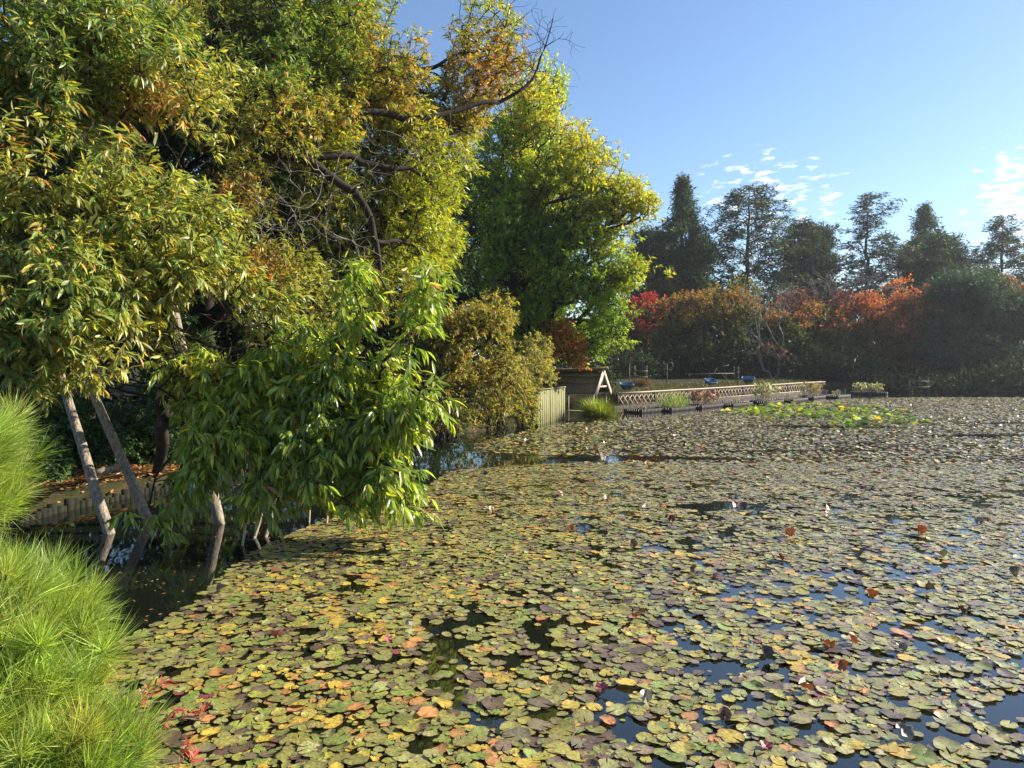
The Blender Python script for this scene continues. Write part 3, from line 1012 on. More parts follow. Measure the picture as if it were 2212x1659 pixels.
conifer('broad_conifer', 'broad round shouldered dark conifer in front of the slender spire', b_, fh(512, 66) - b_[2], 7.4, dome, 0, 120, 12, CEDAR, bottom=.08, droop=.2, lift=.2, flat=.9, seed=7, tufts_per=15)
b_ = fbase(2160, 66)
conifer('pine_tree', 'tall open pine nearest the right edge of the far tree line', b_, fh(470, 66) - b_[2], 6.8, lambda t_: (1 - t_) ** .5 * (.8 + .25 * math.sin(13 * t_)) + .06, 0, 56, 13, PINE, bottom=.25, droop=.15, lift=.2, flat=.4, seed=8, tufts_per=10)
b_ = fbase(1405, 66)
conifer('cypress_tree', 'dark conifer half hidden behind the right tips of the yellow green tree', b_, fh(500, 66) - b_[2], 5.2, dome, 0, 90, 11, PINE, bottom=.1, droop=.2, lift=.2, flat=.8, seed=9, tufts_per=14)
b_ = fbase(2330, 60)
conifer('pine_tree', 'pine standing just beyond the right edge of the view', b_, 11.5, 7.5, dome, 0, 60, 12, PINE, bottom=.15, droop=.15, lift=.2, flat=.5, seed=10, tufts_per=14)


def maple(label, base, blobs, nt_, colour, seed, leaf=(.22, .13), name='maple_tree', nl=14, mat='mapleleaf', group=None, **kw):
    a_ = dict(bf=.35, rmax=.16, thick=.04, shoot=.5, ang=1.1, grav=.15, up=.1, gap=.36, gs=1.6, rtip=.007, normj=.35, droop=.1)
    a_.update(kw)
    blobs = [(q[0], q[1], q[2] * KF, q[3], q[4], q[5] * KF) for q in blobs]
    return tree(name, label, 'tree', base, blobs, nt_, nl, leaf, colour, mat=mat, seed=seed, group=group, **a_)


def bytop(low, top, z0, z1, amt=.9, ns=60):
    def f(q, n):
        k = np.clip((q[:, 2] - z0) / (z1 - z0) + .35 * noise3(q, 2.0, ns), 0, 1) * amt
        return mixpal(n, q, low, [(k, top)])
    return f


MG = [(4, (70, 84, 44)), (3, (88, 96, 48)), (2, (56, 70, 40))]
MO = [(3, (146, 102, 56)), (2, (124, 108, 58)), (2, (116, 90, 52))]
MR = [(4, (164, 84, 56)), (2, (168, 106, 62)), (1.5, (130, 60, 54)), (1.5, (150, 116, 70))]
CRIM = [(3, (156, 44, 54)), (2, (134, 38, 48)), (1, (164, 70, 62))]
zz = lambda v, Y_: fh(v, Y_)
maple('crimson maple crown peeping out right of the yellow green tree', fbase(1385, 54), [(1395, 668, 54, 50, 32, 1.6), (1375, 720, 54, 45, 40, 1.5), (1370, 780, 54, 45, 50, 1.5)], 700, bytop([(2, (90, 60, 48)), (1, (70, 70, 44))], CRIM, zz(720, 54), zz(670, 54)), 131)
maple('wide olive maple with rusty tinted top standing behind the lattice fence', fbase(1530, 52), [(1450, 690, 52, 70, 55, 1.8), (1530, 665, 52, 70, 50, 2), (1600, 690, 52, 50, 60, 1.8), (1500, 760, 51.5, 110, 60, 2), (1590, 770, 51.5, 60, 55, 1.6), (1420, 770, 52, 50, 60, 1.5)], 2200,
      bytop(MG, MO, zz(730, 52), zz(640, 52)), 132)
maple('green maple with red flecked top behind the middle of the lattice fence', fbase(1720, 52), [(1700, 700, 52, 55, 45, 1.6), (1760, 690, 52, 55, 40, 1.6), (1720, 770, 51.5, 85, 60, 1.8), (1800, 760, 52, 45, 60, 1.5), (1660, 780, 51.5, 45, 50, 1.4)], 1500,
      bytop(MG, MR, zz(725, 52), zz(655, 52), .75, 61), 133)
maple('bright orange red maple, largest red crown on the far shore', fbase(1900, 53), [(1890, 670, 52.5, 70, 45, 1.8), (1940, 690, 53, 55, 50, 1.7), (1850, 710, 52.5, 60, 45, 1.5), (1900, 750, 52, 90, 60, 1.8), (1980, 680, 54, 40, 40, 1.3), (1940, 800, 52, 80, 40, 1.5)], 1800,
      bytop([(3, (120, 92, 54)), (2, (84, 84, 46)), (1, (140, 88, 56))], MR, zz(740, 53), zz(670, 53), .9, 62), 134)
maple('orange maple behind the dark pine near the right edge', fbase(2160, 57), [(2130, 640, 57, 50, 45, 1.5), (2090, 660, 57, 40, 40, 1.4), (2140, 720, 57, 60, 60, 1.5)], 700, bytop(MG, [(3, (180, 110, 60)), (2, (170, 128, 62))], zz(720, 57), zz(640, 57)), 135)
maple('red orange maple cut off by the right edge of the photo', fbase(2225, 54), [(2200, 620, 54, 50, 45, 1.5), (2225, 690, 54, 60, 70, 1.8), (2230, 780, 53.5, 60, 60, 1.6)], 900, bytop(MG, MR, zz(760, 54), zz(640, 54)), 136)
maple('orange tinted tree crown at the foot of the pointed cedar', fbase(1440, 60), [(1440, 625, 60, 45, 32, 1.5), (1500, 640, 60, 50, 25, 1.5), (1470, 700, 60, 60, 60, 1.6)], 600, bytop(MG, MO, zz(660, 60), zz(610, 60)), 137)
maple('small green tree with yellowish top between the two tall conifers', fbase(1560, 60), [(1555, 625, 60, 45, 25, 1.4), (1590, 640, 60, 50, 30, 1.4), (1560, 690, 60, 60, 50, 1.5)], 600, bytop(MG, [(2, (128, 128, 62)), (1, (148, 120, 60))], zz(660, 60), zz(610, 60)), 138, name='garden_tree')
maple('orange crown behind the bright red maple', fbase(1975, 58), [(1970, 630, 58, 50, 30, 1.4), (1930, 640, 58, 45, 30, 1.4), (1990, 700, 58, 50, 60, 1.4)], 600, bytop(MG, [(3, (186, 110, 60)), (1, (176, 88, 60))], zz(680, 58), zz(620, 58)), 139)
maple('reddish shrubby tree right behind the bare grey tree', fbase(1790, 57), [(1720, 655, 57, 50, 25, 1.2), (1800, 660, 57, 50, 30, 1.2), (1760, 710, 57, 70, 60, 1.4)], 600, bytop([(2, (84, 74, 50)), (1, (100, 64, 54))], [(2, (140, 70, 62)), (1, (130, 96, 70))], zz(700, 57), zz(640, 57)), 140)
b_ = fbase(2085, 52)
conifer('pine_tree', 'big soft dark green pine leaning over the far right shore in the glare', b_, fh(590, 52) - b_[2], 6.4, dome, 0, 110, 13, [(4, (52, 74, 54)), (3, (62, 86, 60)), (2, (44, 62, 48))], bottom=.08, droop=.25, lift=.3, flat=.7, seed=14, tufts_per=16, blade=(.42, .06))
b_ = fbase(2180, 51)
conifer('pine_tree', 'dark green pine right of the big soft pine on the far right shore', b_, fh(640, 51) - b_[2], 5.6, dome, 0, 100, 12, [(4, (52, 74, 54)), (3, (62, 86, 60)), (2, (44, 62, 48))], bottom=.05, droop=.25, lift=.3, flat=.7, seed=15, tufts_per=16, blade=(.42, .06))

# dark undergrowth at the foot of the far trees
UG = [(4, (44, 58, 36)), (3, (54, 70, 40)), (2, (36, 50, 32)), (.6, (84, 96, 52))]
for i, (u, Y_, hh, lab) in enumerate(((1255, 33.5, 1.6, 'added dark shrub standing in for the shade behind the boat shelter posts'), (1360, 48, 2.2, 'dark undergrowth shrub right of the boat shelter roof'), (1440, 51, 2.4, 'dark undergrowth shrub behind the bamboo seat frame'), (1520, 52, 2.2, 'dark undergrowth shrub behind the post with a square frame'),  # first shrub is added to darken the space under the shelter roof
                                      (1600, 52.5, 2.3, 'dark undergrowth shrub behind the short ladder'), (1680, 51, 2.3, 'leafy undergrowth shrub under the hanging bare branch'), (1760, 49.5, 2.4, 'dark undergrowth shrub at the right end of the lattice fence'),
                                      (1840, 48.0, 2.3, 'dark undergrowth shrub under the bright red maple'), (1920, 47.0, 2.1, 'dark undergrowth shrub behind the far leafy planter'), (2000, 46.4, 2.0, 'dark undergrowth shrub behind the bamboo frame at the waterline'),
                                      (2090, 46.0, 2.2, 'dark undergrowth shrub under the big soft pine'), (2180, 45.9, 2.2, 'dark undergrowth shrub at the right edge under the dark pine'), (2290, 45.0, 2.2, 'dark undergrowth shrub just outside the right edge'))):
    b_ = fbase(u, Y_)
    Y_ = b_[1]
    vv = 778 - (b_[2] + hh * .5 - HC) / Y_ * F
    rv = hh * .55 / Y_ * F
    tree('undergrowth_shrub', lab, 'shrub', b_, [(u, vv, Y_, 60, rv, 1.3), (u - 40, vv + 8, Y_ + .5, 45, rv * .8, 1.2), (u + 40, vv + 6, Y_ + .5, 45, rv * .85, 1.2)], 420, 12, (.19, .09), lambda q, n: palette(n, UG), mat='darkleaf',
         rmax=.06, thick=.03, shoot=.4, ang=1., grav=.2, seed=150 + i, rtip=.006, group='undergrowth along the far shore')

# a far-off wood closing the view behind, one mass
n = 62000
xx = rng.uniform(-70, 110, n)
yy_ = 84 + rng.uniform(0, 10, n) - .004 * (xx - 20) ** 2
hz = (9.0 + 1.3 * np.sin(xx * .35) + .9 * np.sin(xx * .83 + 1)) * np.sqrt(rng.random(n))
hz = np.where(xx < 2, hz * 2.2, hz)
low = rng.random(n) < .5
yy_ = np.where(low, 72 + rng.uniform(0, 6, n) + .1 * np.maximum(0, -xx), yy_)
hz = np.where(low, 5.5 * rng.random(n) - .4, hz)
q = np.stack([xx, yy_, hz + 1.2], 1)
V, P, k = leaves(q, rng.normal(0, 1, (n, 3)), unit(rng.normal(0, .6, (n, 3)) + [0, -.2, 1]), .75 * rng.uniform(.6, 1.3, n), .36, .1, .2)
tag(mesh('distant_wood', V, P, 'darkleaf', tint=np.repeat(palette(n, DARK), k, 0)), 'low dark wood far behind the far shore trees', 'wood', kind='stuff')

# bare trees on the far shore
def bare_tree(label, base, blobs, n, seed, rt=.012, mat='greybark', guides=(), name='bare_tree'):
    root = empty(name, base, label, 'tree')
    blobs = [(q[0], q[1], q[2] * KF, q[3], q[4], q[5]) for q in blobs]
    pts = ell(n, blobs, 1.8, seed=seed)
    Pn, PA, wh, fix = skeleton(base, pts, guides, .55)
    wood(root, branches(Pn, PA, rt, .10, fix, .38, .16), .035, mat, ns=(4, 4))
    return root, Pn[wh]


bare_tree('grey leafless tree with a haze of twigs behind the red maples', fbase(1800, 56), [(1700, 630, 56, 50, 30, 1.2), (1780, 610, 56, 60, 35, 1.4), (1870, 600, 56, 60, 35, 1.4), (1930, 620, 56, 40, 30, 1.2), (1820, 640, 56, 90, 30, 1.4)], 800, 160, .010)
rt_, tips = bare_tree('pale leafless tree with a drooping branch full of dry brown leaves', fbase(1668, 50), [(1640, 650, 50, 40, 45, .8), (1690, 660, 50, 40, 40, .8), (1650, 745, 49.5, 55, 28, .7), (1690, 770, 49.5, 30, 16, .5), (1610, 710, 49.8, 25, 18, .5)], 420, 161, .009,
                      guides=[(.08, .05, [at(1650, 800, 57.5), at(1640, 740, 57.5), at(1640, 660, 57.5)]), (.05, .02, [at(1640, 740, 57.5), at(1620, 715, 57.2), at(1665, 765, 57)])])
kk = tips[zone(tips, 1660, 765, 45, 25) > .35]
pos, d, nrm = spray(kk, unit(rng.normal(0, 1, kk.shape)), 5, .25, 1.0, .5)
V, P, k = leaves(pos, d, nrm, .16, .10, .2, .3)
mesh('dry_foliage', local(V, rt_), P, 'dryleaf', rt_, tint=np.repeat(palette(len(pos), [(2, (112, 80, 68)), (1, (132, 100, 86))]), k, 0))
# ------------------------------------------------------------------ lily pads
EDGE = np.array([(-1.6, 2.0), (-2.2, 3.6), (-2.9, 5.2), (-3.15, 5.9), (-3.0, 6.9), (-3.1, 8.0), (-3.05, 9.1), (-2.6, 10.9), (-2.2, 12.0), (-1.5, 13.5), (-1.3, 15.2), (.3, 16.1), (3.2, 16.9), (6.0, 16.8), (4.2, 17.5),
                 (.2, 17.9), (-.7, 18.4), (-1.1, 20.2), (.2, 23.0), (.9, 24.6), (1.8, 26.6), (3.0, 27.5), (4.9, 28.6), (6.6, 30.8), (10, 34.2), (19.6, 43.8), (25, 45.6), (33, 45.3), (50, 46), (60, 38), (60, 20), (48, 1), (20, 1.0), (2, 1.6)])


def pad_ok(x, y):
    ok = inside(x, y, EDGE)
    P3 = np.stack([x, y, 0 * x], 1)
    # open lanes and pools between the pads
    g = 1.0 * noise3(P3, .26, 7) + .5 * noise3(P3, .6, 9) + .28 * noise3(P3, 1.9, 8)
    near = np.clip((9 - y) / 4, 0, 1)
    right = np.clip((x - .4) / 2.0, 0, 1) * np.clip((16 - y) / 4, 0, 1)
    th = -1.0 + .20 * near + .62 * right
    th = np.where(rng.random(len(x)) < .05, -9, th)
    th = np.where(y > 16, -1.6 + .25 * np.sin(x * .3), th)
    ok &= g > th
    for (cx, cy, rx, ry, a) in ((11.0, 25.3, 2.4, .55, -.12), (14.6, 22.4, 1.9, .45, .1), (19.5, 27, 3.5, .35, .1), (7.8, 18.6, 3.0, .18, .05), (9.5, 12.9, 1.5, .14, .1), (3.4, 11.5, .8, .35, .1)):
        X_ = (x - cx) * math.cos(a) + (y - cy) * math.sin(a)
        Y_ = -(x - cx) * math.sin(a) + (y - cy) * math.cos(a)
        ok &= (X_ / rx) ** 2 + (Y_ / ry) ** 2 > 1 + .5 * np.sin(7 * X_ + 3 * Y_)
    u, v = proj(P3)
    ok &= (u > -120) & (u < 2480) & (v < 1900)
    return ok


def place(y0, y1, tries, rfun, lapse):
    """scatter discs in rosettes with limited overlap"""
    out_, grid, cs = [], {}, .13
    t_ = rng.random(tries)
    per = 15
    y = np.repeat(np.sqrt(y0 * y0 + (y1 * y1 - y0 * y0) * t_[:tries // per]), per)
    x = np.repeat(rng.uniform(-.70, .87, tries // per), per) * y
    tries = len(x)
    y = y + rng.normal(0, .08, tries)
    x = x + rng.normal(0, .09, tries)
    r = rfun(tries) * (1.04 - .24 * np.clip((y - 5) / 8, 0, 1))
    ok = pad_ok(x, y)
    for xi, yi, ri in zip(x[ok], y[ok], r[ok]):
        gx, gy = int(xi // cs), int(yi // cs)
        good = True
        for a in range(gx - 1, gx + 2):
            for b in range(gy - 1, gy + 2):
                for (px, py, pr) in grid.get((a, b), ()):
                    if (px - xi) ** 2 + (py - yi) ** 2 < (lapse * (pr + ri)) ** 2:
                        good = False
                        break
                if not good:
                    break
            if not good:
                break
        if good:
            grid.setdefault((gx, gy), []).append((xi, yi, ri))
            out_.append((xi, yi, ri))
    return np.array(out_)


PADK = {   # kind: centre colour, rim colour
    'olive green': ((132, 130, 60), (136, 122, 62)), 'bright green': ((122, 136, 54), (146, 146, 66)), 'pale green': ((154, 152, 88), (156, 144, 88)),
    'purple brown': ((94, 72, 50), (80, 56, 42)), 'yellow': ((190, 164, 52), (196, 150, 60)), 'orange': ((184, 130, 66), (170, 96, 48)),
    'yellow mottled green': ((150, 146, 56), (176, 150, 60)), 'grey brown': ((124, 108, 78), (102, 84, 64)), 'dull red': ((126, 44, 48), (108, 38, 40))}
KN = list(PADK)
KC = np.array([srgb(*PADK[k][0]) for k in KN])
KR = np.array([srgb(*PADK[k][1]) for k in KN])


def pick_kind(x, y):
    n = len(x)
    wts = np.tile(np.array([5, 3, 1.6, 1.5, 1.3, .6, 3.0, .9, .12]), (n, 1))
    z = noise3(np.stack([x, y, 0 * x], 1), .5, 91)
    wts[:, 3] *= np.clip(1 + 1.8 * z, .15, 4)
    wts[:, 4] *= np.clip(1 - 1.6 * z, .2, 4)
    wts[:, 5] *= np.clip(1 - 1.6 * z, .2, 4)
    rt = np.clip((x - .5) / 2.5, 0, 1)
    wts[:, 2] *= 1 + 1.5 * rt
    wts[:, 7] *= 1 + 1.6 * rt
    wts[:, 1] *= 1 - .7 * rt
    far = np.clip((y - 12) / 10, 0, 1)
    wts[:, 7] *= 1 + 1.5 * far
    cum = np.cumsum(wts, 1)
    return (rng.random((n, 1)) * cum[:, -1:] > cum).sum(1)


def pads(x, y, r, kind, seg, tilt=.05, z0=.004, curl=.16):
    """batch of round notched leaves: centre, inner ring, rim"""
    n = len(x)
    a0 = rng.random(n) * 2 * math.pi
    notch = rng.uniform(.10, .34, n)
    t_ = np.linspace(0, 1, seg)[None]
    an = a0[:, None] + notch[:, None] / 2 + t_ * (2 * math.pi - notch[:, None])
    wob = 1 + .05 * np.sin(3 * an + a0[:, None] * 5) + .035 * rng.normal(size=(n, seg))
    wob *= 1 + .10 * np.cos(2 * (an - a0[:, None]))
    tx, ty = rng.normal(0, tilt, n), rng.normal(0, tilt, n)
    cup = rng.normal(.02, .05, n)
    amp = rng.random(n) ** 3 * curl
    ca_ = rng.random(n) * 6.28
    rings = []
    for f, zf in ((.5, .25), (1.0, 1.0)):
        px = np.cos(an) * wob * r[:, None] * f
        py = np.sin(an) * wob * r[:, None] * f
        lift = np.clip(np.cos(an - ca_[:, None]) - .35, 0, 1) * amp[:, None] * zf * r[:, None] * 3.2
        wave = .035 * r[:, None] * f * f * np.sin(5 * an + a0[:, None] * 9) + .018 * r[:, None] * f * rng.normal(size=(n, seg))
        pz = px * tx[:, None] + py * ty[:, None] + cup[:, None] * r[:, None] * f * f + lift + wave
        rings.append(np.stack([x[:, None] + px * (1 - .3 * (lift > 0) * amp[:, None]), y[:, None] + py, pz], -1))
    cen = np.stack([x, y, np.zeros(n)], -1)[:, None]
    V = np.concatenate([cen] + rings, 1)
    low = V[:, :, 2].min(1)
    V[:, :, 2] += (z0 + rng.uniform(0, .012, n) - np.minimum(low, 0) * .75)[:, None]
    k = 1 + 2 * seg
    b = (np.arange(n) * k)[:, None]
    T = np.concatenate([b + np.array([0, 1 + i, 2 + i]) for i in range(seg - 1)])
    Qd = np.concatenate([b + np.array([1 + i, 1 + seg + i, 2 + seg + i, 2 + i]) for i in range(seg - 1)])
    c = KC[kind] * rng.lognormal(0, .14, (n, 1)) * rng.lognormal(0, .05, (n, 3))
    rim = KR[kind] * rng.lognormal(0, .14, (n, 1))
    CC = np.empty((n, k, 3))
    vein = 1 + .16 * np.where(np.arange(seg) % 2 == 0, 1, -1)[None, :, None]
    CC[:, 0] = c * 1.15
    CC[:, 1:1 + seg] = c[:, None] * vein * rng.lognormal(0, .12, (n, seg, 1))
    CC[:, 1 + seg:] = (rim * .6 + c * .4)[:, None] * rng.lognormal(0, .2, (n, seg, 1))
    D = np.zeros((n, k, 3))
    for q_, f in ((1, .5), (1 + seg, 1.0)):
        D[:, q_:q_ + seg, 0] = np.cos(an) * f
        D[:, q_:q_ + seg, 1] = np.sin(an) * f
    return V, T, Qd, CC, k, D


nearp = place(3.4, 16.3, 240000, lambda n: np.clip(rng.normal(.045, .018, n), .016, .078), .55)
spacing = .105
gx = np.arange(-14, 41, spacing)
gy = np.arange(16.2, 47, spacing * 1.25)
GX, GY = np.meshgrid(gx, gy)
fx_ = GX.ravel() + rng.uniform(-.5, .5, GX.size) * spacing * 1.3
fy_ = GY.ravel() + rng.uniform(-.5, .5, GX.size) * spacing * 1.3
ok = pad_ok(fx_, fy_) & (rng.random(len(fx_)) < .86)
fx_, fy_ = fx_[ok], fy_[ok]
kindn = pick_kind(nearp[:, 0], nearp[:, 1])
size = nearp[:, 2] ** 2 / nearp[:, 1] ** 3
un, vn = proj(np.stack([nearp[:, 0], nearp[:, 1], 0 * nearp[:, 0]], 1))
size = np.where((un < 15) | (un > 2197) | (vn > 1645) | (nearp[:, 0] < -1.35 - .25 * (nearp[:, 1] - 4.2)), 0, size)
order = np.argsort(-size)
solo, rest = order[:300], order[300:]

# the many pads beyond: one carpet
V1, T1, Q1, C1, k1, D1 = pads(nearp[rest, 0], nearp[rest, 1], nearp[rest, 2], kindn[rest], 13)
nf = len(fx_)
V2, T2, Q2, C2, k2, D2 = pads(fx_, fy_, rng.uniform(.036, .075, nf), pick_kind(fx_, fy_), 8, tilt=.09, curl=.30)
off = V1.shape[0] * k1
# upturned and folded dead leaves standing out of the carpet
nd = 900
dy = np.sqrt(rng.uniform(7.0 ** 2, 44 ** 2, nd))
dx = dy * rng.uniform(-.72, .72, nd)
ok = pad_ok(dx, dy)
dx, dy = dx[ok], dy[ok]
az = rng.random(len(dx)) * 6.28
d = np.stack([np.cos(az), np.sin(az), rng.uniform(.2, 1.3, len(dx))], 1)
V3, P3_, k3 = leaves(np.stack([dx, dy, 0 * dx + .005], 1), d, unit(rng.normal(0, .5, d.shape) + [0, 0, 1]), rng.uniform(.07, .16, len(dx)), .11, .4, .7)
C3 = palette(len(dx), [(3, (120, 76, 48)), (2, (150, 88, 50)), (2, (84, 62, 48)), (.3, (150, 134, 104)), (.2, (130, 60, 56))])
off3 = off + V2.shape[0] * k2
tag(mesh('lily_pad_carpet', np.concatenate([V1.reshape(-1, 3), V2.reshape(-1, 3), V3]), [np.concatenate([T1, T2 + off] + [q + off3 for q in P3_ if q.shape[1] == 3]), np.concatenate([Q1, Q2 + off])], 'pad',
         tint=np.concatenate([C1.reshape(-1, 3), C2.reshape(-1, 3), np.repeat(C3, k3, 0)]), disc=np.concatenate([D1.reshape(-1, 3), D2.reshape(-1, 3), 0 * V3])), 'carpet of water lily pads covering the pond to the far shore', 'lily pads', kind='stuff')

# the pads that show largest, each its own object
used = {}
cols = ('far left', 'left of centre', 'middle', 'right of centre', 'far right')
for j in solo:
    x, y, r = nearp[j]
    V, T, Qd, CC, k, D = pads(np.zeros(1), np.zeros(1), np.array([r]), kindn[j:j + 1], 19)
    o = mesh('lily_pad', V[0], [T, Qd], 'pad', tint=CC[0], disc=D[0])
    o.location = (x, y, 0)
    nb = np.hypot(nearp[:, 0] - x, nearp[:, 1] - y)
    close = [i for i in np.argsort(nb)[1:4]]
    sz = 'large' if r > .060 else 'small' if r < .042 else 'medium'
    u, v = proj(np.array([x, y, 0.0]))
    row = 'nearest row' if v > 1560 else 'second row' if v > 1470 else 'third row'
    o1, o2 = KN[kindn[close[0]]], KN[kindn[close[1]]]
    side = 'left' if nearp[close[0], 0] < x else 'right'
    curled = 'curled ' if V[0][:, 2].max() - V[0][:, 2].min() > .026 else ''
    head = f"{sz} {KN[kindn[j]]} {curled}lily pad, {row} {cols[min(4, int(u / 443))]}"
    cands = [head, head + f", touching {o1} pad", head + f", {o1} pad {side}", head + f", by {o1}, {o2} pads"]
    cands = [c for c in cands if len(c.split()) <= 16]
    lab = next((c for c in cands if c not in used), cands[-1])
    used[lab] = 1
    tag(o, lab, 'lily pad', 'water lily pads floating nearest the camera')

# dead lily leaves standing curled above the pads, countable near the camera
spots = [(1382, 1340, .10, 'rust'), (1648, 1425, .085, 'black'), (1790, 1405, .08, 'rust'), (1838, 1395, .08, 'rust'), (1738, 1500, .085, 'rust'), (2085, 1335, .09, 'black'), (1876, 1295, .08, 'rust'), (2115, 1135, .10, 'grey'),
         (1820, 1450, .075, 'rust'), (1500, 1240, .08, 'dark brown'), (2140, 1740, .1, 'black'), (1365, 1185, .09, 'dark brown'), (1590, 1100, .09, 'rust'), (1310, 1085, .09, 'rust'), (1700, 1160, .1, 'rust'), (1985, 1155, .1, 'rust'),
         (2200, 1250, .09, 'black'), (1210, 1075, .09, 'rust'), (1450, 1130, .09, 'dark brown'), (1945, 1410, .07, 'grey'), (2030, 1205, .09, 'grey'), (1060, 1110, .09, 'rust'), (1230, 1150, .08, 'rust'), (1565, 1560, .07, 'dark brown'), (1950, 1600, .09, 'grey'),
         (1395, 1520, .07, 'white'), (890, 1360, .06, 'white'), (1300, 1498, .08, 'red'), (600, 1385, .08, 'red'), (838, 1392, .06, 'red'), (1655, 1622, .06, 'red'), (2010, 1280, .07, 'dark brown')]
CLR = {'rust': (156, 84, 40), 'black': (44, 34, 34), 'grey': (110, 106, 90), 'dark brown': (92, 62, 46), 'white': (150, 142, 118), 'red': (140, 54, 58)}
POSW = lambda u, v: ('far left' if u < 700 else 'left' if u < 1106 else 'middle' if u < 1550 else 'right' if u < 1950 else 'far right')
for i, (u, v, s_, cl) in enumerate(spots):
    q = wat(u, v)
    s_ *= .62
    r_ = np.random.default_rng(400 + i)
    nn_ = 13
    an = np.linspace(.15, 2 * math.pi - .15, nn_)
    rows_ = []
    for f in (0.02, .55, 1.0):
        X_ = np.cos(an) * f * s_
        Y_ = np.sin(an) * f * s_ * (.9 + .1 * r_.random())
        fold = r_.uniform(.8, 4) if cl != 'red' else .8
        Z_ = np.abs(Y_) ** 1.3 * fold * .9 / (s_ ** .3) * .55 + .014 * np.sin(6 * an + i) * f
        rows_.append(np.stack([X_, Y_, Z_], 1))
    V = np.concatenate(rows_)
    a, tl = r_.random() * 6.28, r_.uniform(.1, 1.3)
    V = V @ np.array([[math.cos(tl), 0, -math.sin(tl)], [0, 1, 0], [math.sin(tl), 0, math.cos(tl)]])
    V = V @ np.array([[math.cos(a), math.sin(a), 0], [-math.sin(a), math.cos(a), 0], [0, 0, 1]])
    V[:, 2] -= V[:, 2].min() - .006
    Qd = [(k_ * nn_ + m_, (k_ + 1) * nn_ + m_, (k_ + 1) * nn_ + m_ + 1, k_ * nn_ + m_ + 1) for k_ in range(2) for m_ in range(nn_ - 1)]
    c = srgb(*CLR[cl]) * r_.lognormal(0, .2, (len(V), 1))
    o = mesh('curled_leaf', V, [Qd], 'pad', tint=c)
    o.location = (q[0], q[1], .006)
    dist = 'near' if v > 1430 else 'mid distance' if v > 1200 else 'distant'
    pose = 'upright' if tl < .55 else 'tipped' if tl < .95 else 'half flat'
    cands = [f"{pose} {cl} curled lily leaf, {dist}, {POSW(u, v)} of the pond"] + [f"{pose} {cl} curled lily leaf, {dist}, {POSW(u, v)}, {w_} of two alike" for w_ in ('farther right', 'smaller', 'nearer')]
    lab = next((c for c in cands if c not in used), cands[-1])
    used[lab] = 1
    tag(o, lab, 'dead leaf', 'curled dead leaves standing above the pads')

# larger fresh leaves standing out of the water near the lattice fence
n = 1500
u_ = rng.uniform(1560, 2010, n)
v_ = 868 + 58 * rng.random(n)
P_ = np.array([wat(a, b) for a, b in zip(u_, v_)])
keep = (noise3(P_, 1.6, 300) > -.25) & ((((u_ - 1760) / 200) ** 2 + ((v_ - 893) / 17) ** 2 < 1) | (((u_ - 1900) / 100) ** 2 + ((v_ - 915) / 8) ** 2 < 1))
P_ = P_[keep]
n = len(P_)
az = rng.random(n) * 6.28
d = np.stack([np.cos(az), np.sin(az), rng.uniform(-.2, .45, n)], 1)
V, Pq, k = leaves(P_ + np.array([0, 0, .10]) + rng.uniform(-.05, .07, (n, 1)) * [0, 0, 1], d, unit(rng.normal(0, .35, d.shape) + [0, 0, 1]), rng.uniform(.2, .36, n), rng.uniform(.17, .27, n), .25, .25, True)
tag(mesh('spatterdock_patch', V, Pq, 'softleaf', tint=np.repeat(palette(n, [(4, (84, 108, 40)), (2, (120, 132, 46)), (.7, (176, 144, 46)), (3, (60, 86, 36))]), k, 0)), 'patch of raised bright green and yellow leaves in front of the lattice fence', 'water plants', kind='stuff')

# stray leaves on the dark open water at the left
n = 260
u_, v_ = rng.uniform(290, 820, n), rng.uniform(1110, 1400, n)
P_ = np.array([wat(a, b) for a, b in zip(u_, v_)])
az = rng.random(n) * 6.28
V, Pq, k = leaves(P_ + [0, 0, .006], np.stack([np.cos(az), np.sin(az), .03 + 0 * az], 1), np.tile([0, 0, 1.0], (n, 1)), rng.uniform(.02, .06, n), .02, -.05, .3)
tag(mesh('floating_leaf_litter', V, Pq, 'litter', tint=np.repeat(palette(n, [(2, (140, 96, 60)), (1, (170, 140, 90))]), k, 0)), 'tiny fallen leaves scattered on the dark open water', 'leaf litter', kind='stuff')
# ------------------------------------------------------------------ log props in the water at the left
def post_pts(a, b, n=7, wob=.004):
    a, b = np.array(a), np.array(b)
    return [a + (b - a) * t_ + rng.normal(0, wob, 3) * (0 < t_ < 1) for t_ in np.linspace(0, 1, n)]


def sink(a, b, z=-.5):
    a, b = np.array(a), np.array(b)
    return a + (a - b) * ((a[2] - z) / (b[2] - a[2]))


w1, w2, w3 = wat(236, 1152), wat(324, 1132), wat(475, 1131)
t1, t2, t3 = at(128, 800, 10.6), at(166, 770, 11.0), at(335, 470, 11.6)
root = empty('log_prop', (w1[0] * .5 + w2[0] * .5, w1[1] * .5 + w2[1] * .5, 0), 'pair of weathered leaning logs joined by a short crossbar, propping up the oak', 'tree prop')
for a, b in ((w1, t1), (w2, t2)):
    mb = MB()
    mb.tube(post_pts(sink(a, b), b, 9), np.linspace(.074, .055, 9), 14, .03)
    part('post', mb, 'pole', root, smooth=True)
mb = MB()
lerp = lambda a, b, t_: a + (b - a) * t_


def onpole(a, b, v):
    best = min((abs(proj(lerp(a, b, t_))[1] - v), t_) for t_ in np.linspace(0, 1, 200))
    return lerp(a, b, best[1])


